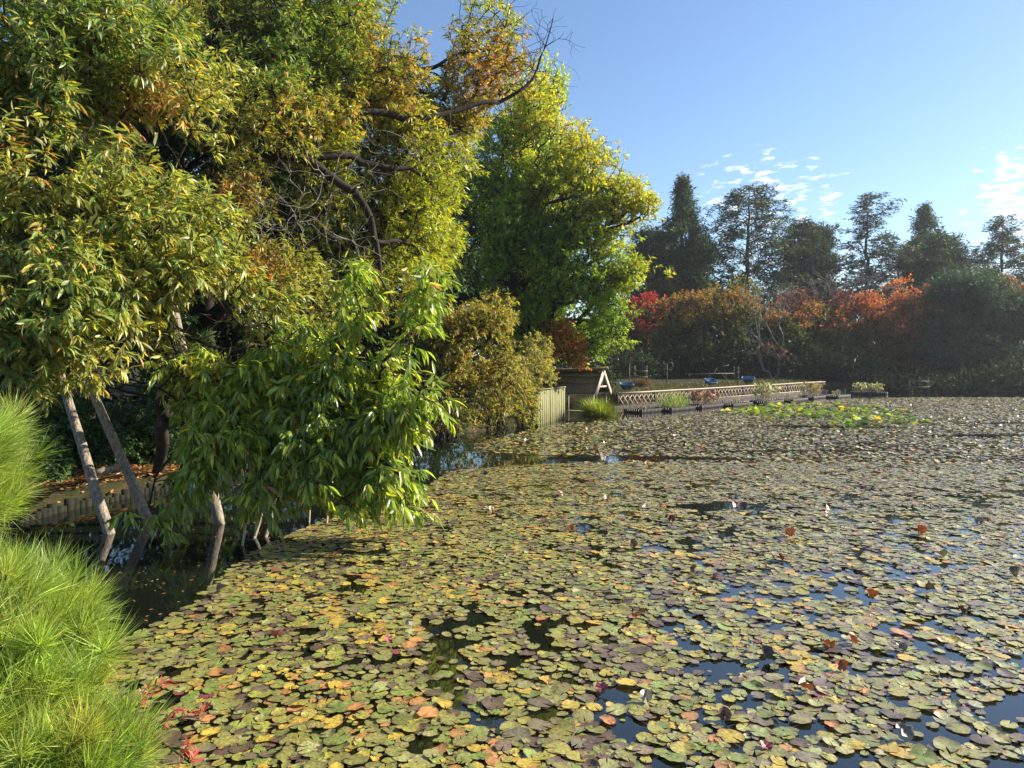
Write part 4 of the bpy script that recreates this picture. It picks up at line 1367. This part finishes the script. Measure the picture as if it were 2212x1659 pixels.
q1, q2 = onpole(w1, t1, 1024), onpole(w2, t2, 1006)
dv = unit(q2 - q1)
mb.tube(post_pts(q1 + dv * .09, q2 - dv * .02 + [0, -.09, 0], 4, .004), .045, 12, .04)
part('crossbar', mb, 'pole', root, smooth=True)
mb = MB()
q1, q2 = onpole(w1, t1, 1036), onpole(w2, t2, 1018)
mb.tube([q1, q2], .008, 5)
part('wire', mb, 'bamboo', root)
root = empty('log_prop', (w3[0], w3[1], 0), 'single thick log prop rising from the dark water under the glossy branches', 'tree prop')
mb = MB()
mb.tube(post_pts(sink(w3, t3), t3, 12), np.linspace(.078, .048, 12), 14, .03)
part('post', mb, 'pole', root, smooth=True)
for i, (ub, vb, ut, vt, Yt, r, lab) in enumerate(((574, 1160, 622, 985, 10.2, .026, 'thin leaning pole in dark water, right one of a pair beside the pads'), (549, 1162, 598, 1000, 10.2, .024, 'thin leaning pole in dark water, left one of a pair beside the pads'),
                                             (525, 1178, 538, 1040, 9.8, .018, 'short thin stick standing alone left of the pair of thin leaning poles'), (668, 1128, 668, 960, 10.6, .016, 'thin bamboo stick upright in the water at the left end of the pad edge'), (706, 1132, 726, 980, 10.7, .018, 'thin pale bamboo stick leaning right in the water beside the pads'))):
    a, b = wat(ub, vb), at(ut, vt, Yt)
    root = empty('bamboo_stake', (a[0], a[1], 0), lab, 'stake')
    mb = MB()
    mb.tube(post_pts(sink(a, b), b, 8, .006), np.linspace(r, r * .8, 8), 10)
    part('pole', mb, 'bamboo' if i > 1 else 'pole', root, smooth=True)

# log edging along the left bank and fallen leaves on the soil
mb = MB()
edge = [np.array(POND[i]) for i in range(3, 11)]
cnt = 0
for a, b in zip(edge[:-1], edge[1:]):
    L_ = np.linalg.norm(b - a)
    for s in np.arange(0, L_, .10):
        q = a + (b - a) * s / L_
        h = .11 + rng.normal(0, .04)
        mb.tube([(q[0], q[1], -.35), (q[0] + rng.normal(0, .008), q[1], h)], .06 * rng.uniform(.85, 1.15), 7)
o = mesh('log_edging', *mb.get(), M['mosslog_shade'], smooth=False)
tag(o, 'low palisade of mossy logs holding the left bank at the waterline', 'edging')
n = 42000
y = rng.uniform(9, 24, n)
x = rng.uniform(-11, -1, n)
s = sdist(x, y)
k_ = (s > .0) & (s < 2.8)
x, y = x[k_], y[k_]
z = ground_z(x, y) + .03
az = rng.random(len(x)) * 6.28
V, Pq, k = leaves(np.stack([x, y, z], 1), np.stack([np.cos(az), np.sin(az), rng.normal(0, .15, len(x))], 1), unit(rng.normal(0, .3, (len(x), 3)) + [0, 0, 1]), rng.uniform(.06, .13, len(x)), .035, -.1, .3)
tag(mesh('leaf_litter', V, Pq, 'litter', tint=np.repeat(palette(len(x), [(3, (150, 104, 62)), (2, (176, 128, 76)), (1, (120, 76, 48))]), k, 0)), 'brown fallen leaves covering the bank behind the log edging', 'leaf litter', kind='stuff')

# ------------------------------------------------------------------ foreground pine
def needle_tree(name, label, base, shoots, n_per, Ln, wdt, pal):
    root = empty(name, base, label, 'pine')
    pts = shoots[:, :3]
    Pn, PA, wh, fix = skeleton(base, pts, (), .25)
    wood(root, branches(Pn, PA, .005, .06, fix, .42), .012, 'conbark')
    sd_ = unit(pts - Pn[PA[wh]] + 1e-6)
    sd_ = unit(sd_ * .6 + [.35, -.2, .5] + rng.normal(0, .3, sd_.shape))
    n = len(pts)
    T, S = np.repeat(pts, n_per, 0), np.repeat(sd_, n_per, 0)
    tt = rng.random(len(T))
    xx_, yy2 = perp(S)
    ph = rng.random(len(T)) * 6.28
    th = rng.uniform(.1, 1.25, len(T)) * (1.15 - .5 * tt)
    d = S * np.cos(th)[:, None] + (xx_ * np.cos(ph)[:, None] + yy2 * np.sin(ph)[:, None]) * np.sin(th)[:, None]
    pos = T + S * ((tt - .7) * .10)[:, None]
    V, P, k = leaves(pos, d, unit(rng.normal(0, 1, d.shape)), Ln * rng.uniform(.7, 1.15, len(T)), wdt, .05 * rng.uniform(0, 2, len(T)), .2)
    shoot_c = np.repeat(palette(n, pal), n_per, 0) * rng.lognormal(0, .32, (len(T), 1))
    mesh('needles', local(V, root), P, 'needle', root, tint=np.repeat(shoot_c, k, 0))
    return root


PN = [(4, (130, 146, 70)), (3, (144, 158, 80)), (2, (112, 132, 62)), (.05, (170, 150, 70))]
sh = ell(430, [(25, 1330, 3.3, 150, 110, .35), (105, 1455, 3.1, 110, 110, .3), (160, 1335, 3.5, 55, 60, .25), (60, 1565, 2.8, 130, 110, .3), (180, 1605, 2.75, 75, 65, .22), (250, 1652, 2.7, 45, 30, .18), (130, 1700, 2.6, 150, 70, .25), (-40, 1450, 3.0, 120, 200, .35)], 2.5, seed=201)
needle_tree('pine_tree', 'bright yellow green long needled pine filling the bottom left corner', (-2.7, 3.2, .45), sh, 70, .195, .0034, PN)
sh = ell(170, [(-45, 1010, 3.9, 60, 70, .3), (-65, 1095, 3.8, 60, 45, .3), (-15, 1050, 4.0, 25, 50, .2), (-60, 950, 4.0, 60, 60, .3)], 2.5, seed=202)
needle_tree('pine_tree', 'smaller pine bough poking in from the left edge above the corner pine', (-3.5, 4.3, .5), sh, 64, .20, .0034, PN)

# red nandina sprigs behind the pine needles
root = empty('nandina_shrub', (-1.75, 3.25, .35), 'red leaved nandina sprigs poking out beside the corner pine', 'shrub')
clus = [(318, 1498, 3.35), (340, 1482, 3.4), (300, 1520, 3.3), (240, 1480, 3.5), (375, 1535, 3.3), (395, 1548, 3.25), (350, 1560, 3.2), (430, 1545, 3.3), (395, 1620, 3.1), (405, 1608, 3.1), (410, 1648, 3.1), (300, 1590, 3.15)]
tips = np.array([at(*c) for c in clus])
Pn, PA, wh, fix = skeleton((-1.75, 3.25, .35), tips, (), .5)
wood(root, branches(Pn, PA, .003, .012, fix), .02, 'bark', names=('stem', 'stem'))
pos, d, nrm = spray(tips, unit(rng.normal(0, .5, tips.shape) + [.6, 0, .6]), 9, .06, .9, .2, .6)
n = len(pos)
Lf = .050 * rng.uniform(.6, 1.2, n)
V, P, k = leaves(pos, d, nrm, Lf, Lf * .30, .1, .4, True)
mesh('foliage', local(V, root), P, 'mapleleaf', root, tint=np.repeat(palette(n, [(3, (160, 76, 78)), (2, (168, 98, 68)), (1, (146, 62, 66)), (1, (180, 116, 112))]), k, 0))


# ------------------------------------------------------------------ board wall, boat shelter, tussock
a, b = np.array([.9, 26.1, 0]), np.array([2.05, 28.9, 0])
root = empty('board_wall', (a[0], a[1], 0), 'mossy upright board wall standing in the water left of the boat shelter', 'wall')
dv = unit(b - a)
L_ = np.linalg.norm(b - a)
nbd = 14
mb = MB()
for i in range(nbd):
    s0, s1 = L_ * i / nbd + .006, L_ * (i + 1) / nbd - .006
    h = 1.22 + rng.normal(0, .012)
    nrm_ = np.array([dv[1], -dv[0], 0]) * rng.normal(0, .006)
    m_ = (a + dv * s0 + a + dv * s1) / 2 + nrm_
    mb.beam(m_ - [0, 0, .4], m_ + [0, 0, h], s1 - s0, .035, up=np.array([dv[1], -dv[0], 0]))
part('boards', mb, 'board', root)
mb = MB()
off_ = np.array([dv[1], -dv[0], 0]) * .05
mb.beam(a - dv * .05 + [0, 0, 1.25], b + dv * .05 + [0, 0, 1.25], .09, .05)
part('cap_rail', mb, 'board', root)
mb = MB()
mb.beam(a - dv * .07 - [0, 0, .4], a - dv * .07 + [0, 0, 1.2], .10, .10)
part('end_post', mb, 'darkwood', root)

# boat shelter: gabled bark roof on thin posts
f1, f2 = np.array([3.35, 29.6, 0]), np.array([4.15, 31.4, 0])       # gable end, front and back eave
rd = unit(np.array([-2.0, .85, 0]))
RL = 3.3
ez, az_ = .98, 1.80
mid = (f1 + f2) / 2
root = empty('boat_shelter', (mid[0], mid[1], 0), 'low boat shelter with old bark gable roof beside the left end of the lattice fence', 'shelter')
ap = mid + [0, 0, az_]
fe, be = f1 + [0, 0, ez], f2 + [0, 0, ez]
for (e, nm) in ((fe, 'roof_slope'), (be, 'roof_slope')):
    G = 14
    Vt, Qd = [], []
    out_ = unit((e - ap) * [1, 1, 0])
    for layer in (0, 1):
        for i in range(G + 1):
            for j in range(7):
                s, t_ = i / G, j / 6
                q = ap + rd * RL * s * (1.0) + (e - ap) * t_ * 1.04
                q = q + [0, 0, .05 * t_ * t_ - .04 * math.sin(math.pi * s) + (.035 if layer == 0 else -.035) + rng.normal(0, .010) * (1 - layer)]
                Vt.append(q)
    W_ = 7
    o0 = (G + 1) * W_
    for i in range(G):
        for j in range(6):
            Qd.append((i * W_ + j, i * W_ + j + 1, (i + 1) * W_ + j + 1, (i + 1) * W_ + j))
            Qd.append(tuple(o0 + t_ for t_ in (i * W_ + j, (i + 1) * W_ + j, (i + 1) * W_ + j + 1, i * W_ + j + 1)))
    for i in range(G):
        Qd.append((i * W_ + 6, o0 + i * W_ + 6, o0 + (i + 1) * W_ + 6, (i + 1) * W_ + 6))
        Qd.append((i * W_, (i + 1) * W_, o0 + (i + 1) * W_, o0 + i * W_))
    for j in range(6):
        Qd.append((j, o0 + j, o0 + j + 1, j + 1))
        Qd.append((G * W_ + j, G * W_ + j + 1, o0 + G * W_ + j + 1, o0 + G * W_ + j))
    mesh(nm, local(Vt, root), [Qd], 'thatch', root, smooth=False)
mb = MB()
mb.tube([ap - rd * .22 + [0, 0, .17], ap + rd * .3 + [0, 0, .11], ap + rd * RL * .6 + [0, 0, .06], ap + rd * (RL + .1) + [0, 0, .08]], .075, 8)
part('ridge_log', mb, 'thatch', root)
for s_ in (.35, .7):
    mb = MB()
    for e in (fe,):
        k0 = ap + (e - ap) * (.62 if s_ < .5 else .3)
        mb.beam(k0 + rd * .1 + [0, 0, .07], k0 + rd * RL + [0, 0, .07], .05, .035)
    part('roof_batten', mb, 'darkwood', root)
for e in (fe, be):
    mb = MB()
    mb.beam(ap - rd * .03 + [0, 0, .05], e + (e - ap) * .10 - rd * .03 + [0, 0, -.02], .05, .20)
    part('barge_board', mb, 'barge', root)
mb = MB()
t1_, t2_ = ap + (fe - ap) * .72, ap + (be - ap) * .72
mb.beam(t1_ + rd * .02, t2_ + rd * .02, .06, .07)
part('tie_beam', mb, 'barge', root)
mb = MB()
mb.beam(ap - [0, 0, .08] + rd * .02, (t1_ + t2_) / 2 + rd * .02 + [0, 0, .036], .05, .05, up=(1, 0, 0))
part('king_post', mb, 'barge', root)
for (q, r_) in ((f1 + (mid - f1) * .12 + rd * .12, .03), (f2 + (mid - f2) * .12 + rd * .12, .03), (f1 + (mid - f1) * .12 + rd * 1.5, .028), (f1 + (mid - f1) * .12 + rd * 2.0, .028), (f2 + (mid - f2) * .12 + rd * 1.8, .03), (f1 + (mid - f1) * .12 + rd * 2.9, .03), (f2 + (mid - f2) * .12 + rd * 2.9, .03)):
    mb = MB()
    mb.tube([q - [0, 0, .5], q + [0, 0, 1.0]], r_, 8)
    part('post', mb, 'rail', root)
for q0, q1 in ((f1 + (mid - f1) * .12 + rd * .05, f1 + (mid - f1) * .12 + rd * 3.0), (f2 + (mid - f2) * .12 + rd * .05, f2 + (mid - f2) * .12 + rd * 3.0)):
    mb = MB()
    mb.beam(q0 + [0, 0, .97], q1 + [0, 0, .97], .06, .06)
    part('eave_beam', mb, 'darkwood', root)
mb = MB()
q0 = f1 + (mid - f1) * .3
mb.beam(q0 + rd * .6 + [0, 0, .22], q0 + rd * 2.4 + [0, 0, .22], .3, .04)
part('landing_board', mb, 'board', root)

# tussock
c = wat(1292, 906)
root = empty('grass_tussock', (c[0], c[1], -.05), 'yellow green grass tussock arching over the water in front of the boat shelter', 'grass')
n = 2600
az = rng.random(n) * 6.28
el = np.arccos(rng.random(n) ** .8)
base_ = np.stack([c[0] + rng.normal(0, .12, n), c[1] + rng.normal(0, .12, n), np.zeros(n)], 1)
d = np.stack([np.cos(az) * np.sin(el), np.sin(az) * np.sin(el), np.cos(el) + .35], 1)
V, P, k = leaves(base_, d, unit(np.array([0, 0, 1.0]) - .2 * d), rng.uniform(.65, 1.05, n), .022, .45 * rng.uniform(.5, 1.3, n), .2, True)
mesh('blades', local(V, root), P, 'grassy', root, tint=np.repeat(palette(n, [(4, (108, 124, 50)), (2, (124, 134, 60)), (1, (126, 110, 66))]), k, 0))

# ------------------------------------------------------------------ lattice fence on its log wall
FA, FB = np.array([5.0, 35.0, 0]), np.array([22.7, 53.7, 0])
fd = unit(FB - FA)
fn = np.array([fd[1], -fd[0], 0])           # towards the water
FL = np.linalg.norm(FB - FA)
root = empty('lattice_fence', (FA[0], FA[1], 0), 'long low bamboo lattice fence with dark posts along the far waterline', 'fence')
np_ = 8
ztop, zlo = .68, .19
for i in range(np_ + 1):
    q = FA + fd * FL * i / np_
    mb = MB()
    mb.tube([q + [0, 0, .05], q + [0, 0, ztop + .03]], .055, 10)
    part('post', mb, 'darkwood', root)
mb = MB()
mb.tube([FA - fd * .1 + fn * .03 + [0, 0, ztop + .05]] + [FA + fd * FL * t_ + fn * .03 + [0, 0, ztop + .05 + rng.normal(0, .008)] for t_ in np.linspace(.1, .9, 9)] + [FB + fd * .1 + fn * .03 + [0, 0, ztop + .05]], .045, 10)
part('top_rail', mb, 'rail', root, smooth=True)
mb = MB()
mb.tube([FA + fn * .075 + [0, 0, zlo - .02], FB + fn * .075 + [0, 0, zlo - .02]], .028, 8)
part('bottom_rail', mb, 'rail', root, smooth=True)
H_ = ztop - zlo
for i in range(np_):
    mb = MB()
    s0, s1 = FL * i / np_ + .06, FL * (i + 1) / np_ - .06
    stp = .40
    for sg, o_ in ((1, .0), (-1, .016)):
        for s in np.arange(s0 - H_, s1, stp):
            p, q = (s, zlo), (s + H_, ztop)
            if sg < 0:
                p, q = (s, ztop), (s + H_, zlo)
            ta, tb = max(0, (s0 - p[0]) / H_), min(1, (s1 - p[0]) / H_)
            if tb - ta < .05:
                continue
            A_ = FA + fd * (p[0] + H_ * ta) + [0, 0, p[1] + (q[1] - p[1]) * ta] + fn * o_
            B_ = FA + fd * (p[0] + H_ * tb) + [0, 0, p[1] + (q[1] - p[1]) * tb] + fn * o_
            mb.beam(A_, B_, .014, .042, up=np.cross(fn, B_ - A_))
    part('lattice_panel', mb, 'rail', root)
mb = MB()
for s in np.arange(-.4, FL + .5, .12):
    q = FA + fd * s + fn * .12
    h = .155 + rng.normal(0, .01)
    mb.tube([q - [0, 0, .5], q + [0, 0, h]], .058, 7)
tag(mesh('log_retaining_wall', *mb.get(), M['logwall'], smooth=False), 'retaining wall of upright dark logs under the lattice fence', 'wall')

# floating planters with their plants
BROWN = [(3, (116, 84, 70)), (2, (140, 106, 90)), (1, (90, 62, 50))]
REED = [(3, (104, 124, 66)), (2, (128, 142, 84)), (1, (150, 140, 90))]
PALE = [(3, (134, 136, 104)), (2, (156, 150, 116)), (1, (110, 116, 84))]
plan = [(1395, 891, 'twigs', BROWN, 'few dry brown stems', .45), (1457, 887.6, 'reeds', REED, 'tall green reeds', .85), (1520, 881.5, 'lotus', BROWN, 'bushy dry brown lotus leaves', .8), (1586, 877.7, 'twigs', PALE, 'short pale withered stems', .45),
        (1656, 872.3, 'lotus', PALE, 'tall pale green lotus leaves', 1.05), (1711, 867.6, 'twigs', PALE, 'sparse grey stems', .4), (1755, 861.3, 'lotus', [(3, (136, 122, 80)), (1, (112, 104, 72))], 'yellowish withered lotus leaves', .95), (1807, 859.4, 'twigs', PALE, 'few curled leaves past the fence end', .4), (1876, 852.5, 'lotus', PALE, 'round pale lotus leaves', .7)]
for i, (u, v, kind, pal, desc, hh) in enumerate(plan):
    q = wat(u, v)
    q = q * (q[1] + .45) / q[1]
    q[2] = 0
    hd = fd if i < 8 else np.array([.98, -.2, 0])
    nn_ = np.array([hd[1], -hd[0], 0])
    L2, W2_ = 1.05, .45
    root = empty('floating_planter', q, f'dark slatted planter by the lattice fence with {desc}' if i < 8 else 'dark slatted planter farthest right beyond the fence end with round pale lotus leaves', 'planter', 'planters floating along the lattice fence')
    mb = MB()
    for s1, s2, ax, ln in ((-1, 0, hd, W2_), (1, 0, hd, W2_), (0, -1, nn_, L2), (0, 1, nn_, L2)):
        cen = q + hd * L2 * s1 + nn_ * W2_ * s2
        al = nn_ if s1 else hd
        nsl = int(2 * ln / .11)
        for j in range(nsl):
            c_ = cen + al * (-ln + 2 * ln * (j + .5) / nsl)
            mb.tube([c_ - [0, 0, .15], c_ + [0, 0, .17 + rng.normal(0, .006)]], .047, 6)
    part('box', mb, 'planter', root)
    mb = MB()
    mb.beam(q - hd * (L2 - .06) + [0, 0, .10], q + hd * (L2 - .06) + [0, 0, .10], 2 * W2_ - .1, .06)
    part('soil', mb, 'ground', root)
    n = {'twigs': 26, 'reeds': 240, 'lotus': 70}[kind]
    ba = q + hd * rng.uniform(-.8, .8, (n, 1)) * L2 + nn_ * rng.uniform(-.8, .8, (n, 1)) * W2_ + [0, 0, .12]
    dirs = unit(rng.normal(0, .28, (n, 3)) * [1, 1, .2] + [0, 0, 1])
    hs = hh * rng.uniform(.45, 1.1, n)
    if kind == 'reeds':
        V, P, k = leaves(ba, dirs, unit(rng.normal(0, 1, (n, 3)) * [1, 1, .1]), hs, .022, .12, .1, True)
        tn = palette(n, pal)
    else:
        tp = ba + dirs * hs[:, None]
        tp[:, 2] -= .1 * hs
        seg = [ba, ba + dirs * hs[:, None] * .4, tp + [0, 0, .05], tp, np.full(n, .009), np.full(n, .006)]
        V, P = tubes(seg, 4, 4)
        mesh('stems', local(V, root), P, 'bamboo', root)
        per = 2 if kind == 'lotus' else 1
        tp = np.repeat(tp, per, 0)
        az = rng.random(len(tp)) * 6.28
        V, P, k = leaves(tp, np.stack([np.cos(az), np.sin(az), rng.normal(-.4, .5, len(tp))], 1), unit(rng.normal(0, .5, (len(tp), 3)) + [0, 0, 1]), (.24 if kind == 'lotus' else .10) * rng.uniform(.6, 1.2, len(tp)), .15 if kind == 'lotus' else .05, .35, .4)
        tn = palette(len(tp), pal)
    mesh('leaf_cluster', local(V, root), P, 'dryleaf', root, tint=np.repeat(tn, k, 0))

# blue tubs behind the fence
for (u, v, Y_, sz, rot, tilt, lab) in ((1353, 843, 37.5, .30, .2, .25, 'tilted blue plastic tub nearest the boat shelter, partly hidden by grass'), (1533, 834, 44.3, .34, .5, .45, 'blue plastic tub tipped towards the water behind the middle of the lattice fence'),
                                       (1616, 828, 48, .34, -.2, .3, 'blue plastic tub right of the ladder, farthest of the three tubs')):
    q = at(u, v, Y_)
    q = q + [0, 0, .12]
    root = empty('plastic_tub', q, lab, 'tub', 'blue tubs behind the lattice fence')
    A_ = []
    prof = [(.55, .0), (.62, .0), (.95, .36), (1.0, .40), (1.06, .40), (1.06, .37), (.98, .36), (.66, .03), (.0, .03)]
    nseg = 24
    for (rr, z_) in prof:
        for j in range(nseg):
            an = 2 * math.pi * j / nseg
            cx_, sy_ = math.cos(an), math.sin(an)
            sq = (abs(cx_) ** 5 + abs(sy_) ** 5) ** (-1 / 5)
            A_.append((cx_ * sq * rr * sz * 1.15, sy_ * sq * rr * sz * .8, (z_ - .1) * sz * 2.6))
    A_ = np.array(A_)
    Rx = np.array([[1, 0, 0], [0, math.cos(tilt), -math.sin(tilt)], [0, math.sin(tilt), math.cos(tilt)]])
    Rz = np.array([[math.cos(rot), -math.sin(rot), 0], [math.sin(rot), math.cos(rot), 0], [0, 0, 1]])
    A_ = A_ @ Rx.T @ Rz.T
    rows_ = lambda r0, r1: [(r * nseg + j, r * nseg + (j + 1) % nseg, (r + 1) * nseg + (j + 1) % nseg, (r + 1) * nseg + j) for r in range(r0, r1) for j in range(nseg)]
    mesh('tub_body', A_[:4 * nseg], [rows_(0, 3)] + [np.array([list(range(nseg))[::-1]])], 'tub', root, smooth=False)
    B_ = A_[3 * nseg:7 * nseg]
    mesh('rim', B_, [rows_(0, 3)], 'tub', root, smooth=False)
    mesh('lining', A_[6 * nseg:8 * nseg], [rows_(0, 1)] + [np.array([[nseg + j for j in range(nseg)]])], 'tub', root, smooth=False)


# little wooden and bamboo frames on the far bank
def frame(name, label, cat, u, v, Y_, parts):
    q = at(u, v, Y_)
    q[2] = gz(q[0], q[1]) - .05
    root = empty(name, q, label, cat)
    for nm, A_, B_, r_ in parts:
        mb = MB()
        mb.tube([q + np.array(A_), q + np.array(B_)], r_, 8)
        part(nm, mb, 'stick', root)
    return root


r_ = frame('bamboo_stand', 'pale bamboo seat-like stand above dry straw on the bank behind the first blue tub', 'stand', 1382, 830, 41,
           [('leg', (-.32, -.2, 0), (-.32, -.2, 1.35), .03), ('leg', (.34, -.2, 0), (.34, -.2, 1.35), .03), ('leg', (-.5, .5, 0), (-.5, .5, 1.4), .03), ('rail', (-.36, -.235, 1.05), (.40, -.235, 1.05), .028), ('rail', (-.36, -.235, .72), (.40, -.235, .72), .028), ('rail', (-.33, -.2, 1.22), (-.5, .5, 1.32), .022)])
n = 500
b0 = np.array(r_.location) + np.stack([rng.normal(0, .3, n), rng.normal(-.15, .12, n), np.zeros(n)], 1)
V, P, k = leaves(b0, unit(rng.normal(0, .18, (n, 3)) + [0, 0, 1]), unit(rng.normal(0, 1, (n, 3))), rng.uniform(.5, .85, n), .015, .3, .1)
o = tag(mesh('straw_bundle', V - np.array(r_.location), P, 'grassy', tint=np.repeat(palette(n, [(2, (96, 76, 58)), (1, (80, 62, 48))]), k, 0)), 'bundle of dry brown straw under the bamboo stand', 'straw')
o.location = r_.location
frame('post_frame', 'thin post with a small square bamboo frame on top on the far bank', 'post', 1452, 830, 45,
      [('post', (-.32, 0, 0), (-.32, 0, 1.45), .03), ('frame_bar', (.02, 0, 1.0), (.02, 0, 1.44), .025), ('frame_bar', (-.29, 0, 1.44), (.04, 0, 1.44), .025), ('frame_bar', (-.29, 0, 1.02), (.0, 0, 1.02), .025)])
frame('ladder', 'short pale ladder standing on the bank left of the farthest tub', 'ladder', 1590, 826, 51,
      [('side_rail', (-.15, 0, 0), (-.15, 0, 1.2), .025), ('side_rail', (.17, 0, 0), (.17, 0, 1.2), .025), ('rung', (-.14, -.03, .45), (.18, -.03, .45), .02), ('rung', (-.14, -.03, .8), (.18, -.03, .8), .02), ('rung', (-.14, -.03, 1.1), (.18, -.03, 1.1), .02)])
q = wat(1985, 850)
root = empty('drying_rack', (q[0], q[1], 0), 'thin bamboo frame standing at the waterline in the dark far right shore', 'frame')
for nm, A_, B_ in (('post', (-.65, 0, -.3), (-.65, 0, .95)), ('post', (.62, 0, -.3), (.66, 0, 1.15)), ('rail', (-.68, -.03, .85), (.68, -.03, .85)), ('rail', (-.68, -.03, .45), (.68, -.03, .45))):
    mb = MB()
    mb.tube([q + np.array(A_), q + np.array(B_)], .024, 7)
    part(nm, mb, 'stick', root)

# arched poles and a low rail lying on the far bank
frame('bent_branch', 'pale bent branches arching over the far bank left of the ladder', 'branch', 1560, 826, 51.5,
      [('stick', (-1.0, 0, .15), (-.35, 0, 1.1), .018), ('stick', (-.35, 0, 1.1), (.5, .1, 1.3), .018), ('stick', (-.4, .1, 1.05), (.45, 0, .2), .016)])
frame('low_rail', 'long pale horizontal rail on low pegs behind the tubs', 'rail', 1530, 830, 52,
      [('rail', (-1.6, .2, .62), (2.0, .6, .66), .035), ('peg', (-1.3, .2, 0), (-1.3, .2, .6), .03), ('peg', (1.4, .5, 0), (1.4, .5, .6), .03)])

# tall dry grass behind the fence, palette darkened in place of tree shade
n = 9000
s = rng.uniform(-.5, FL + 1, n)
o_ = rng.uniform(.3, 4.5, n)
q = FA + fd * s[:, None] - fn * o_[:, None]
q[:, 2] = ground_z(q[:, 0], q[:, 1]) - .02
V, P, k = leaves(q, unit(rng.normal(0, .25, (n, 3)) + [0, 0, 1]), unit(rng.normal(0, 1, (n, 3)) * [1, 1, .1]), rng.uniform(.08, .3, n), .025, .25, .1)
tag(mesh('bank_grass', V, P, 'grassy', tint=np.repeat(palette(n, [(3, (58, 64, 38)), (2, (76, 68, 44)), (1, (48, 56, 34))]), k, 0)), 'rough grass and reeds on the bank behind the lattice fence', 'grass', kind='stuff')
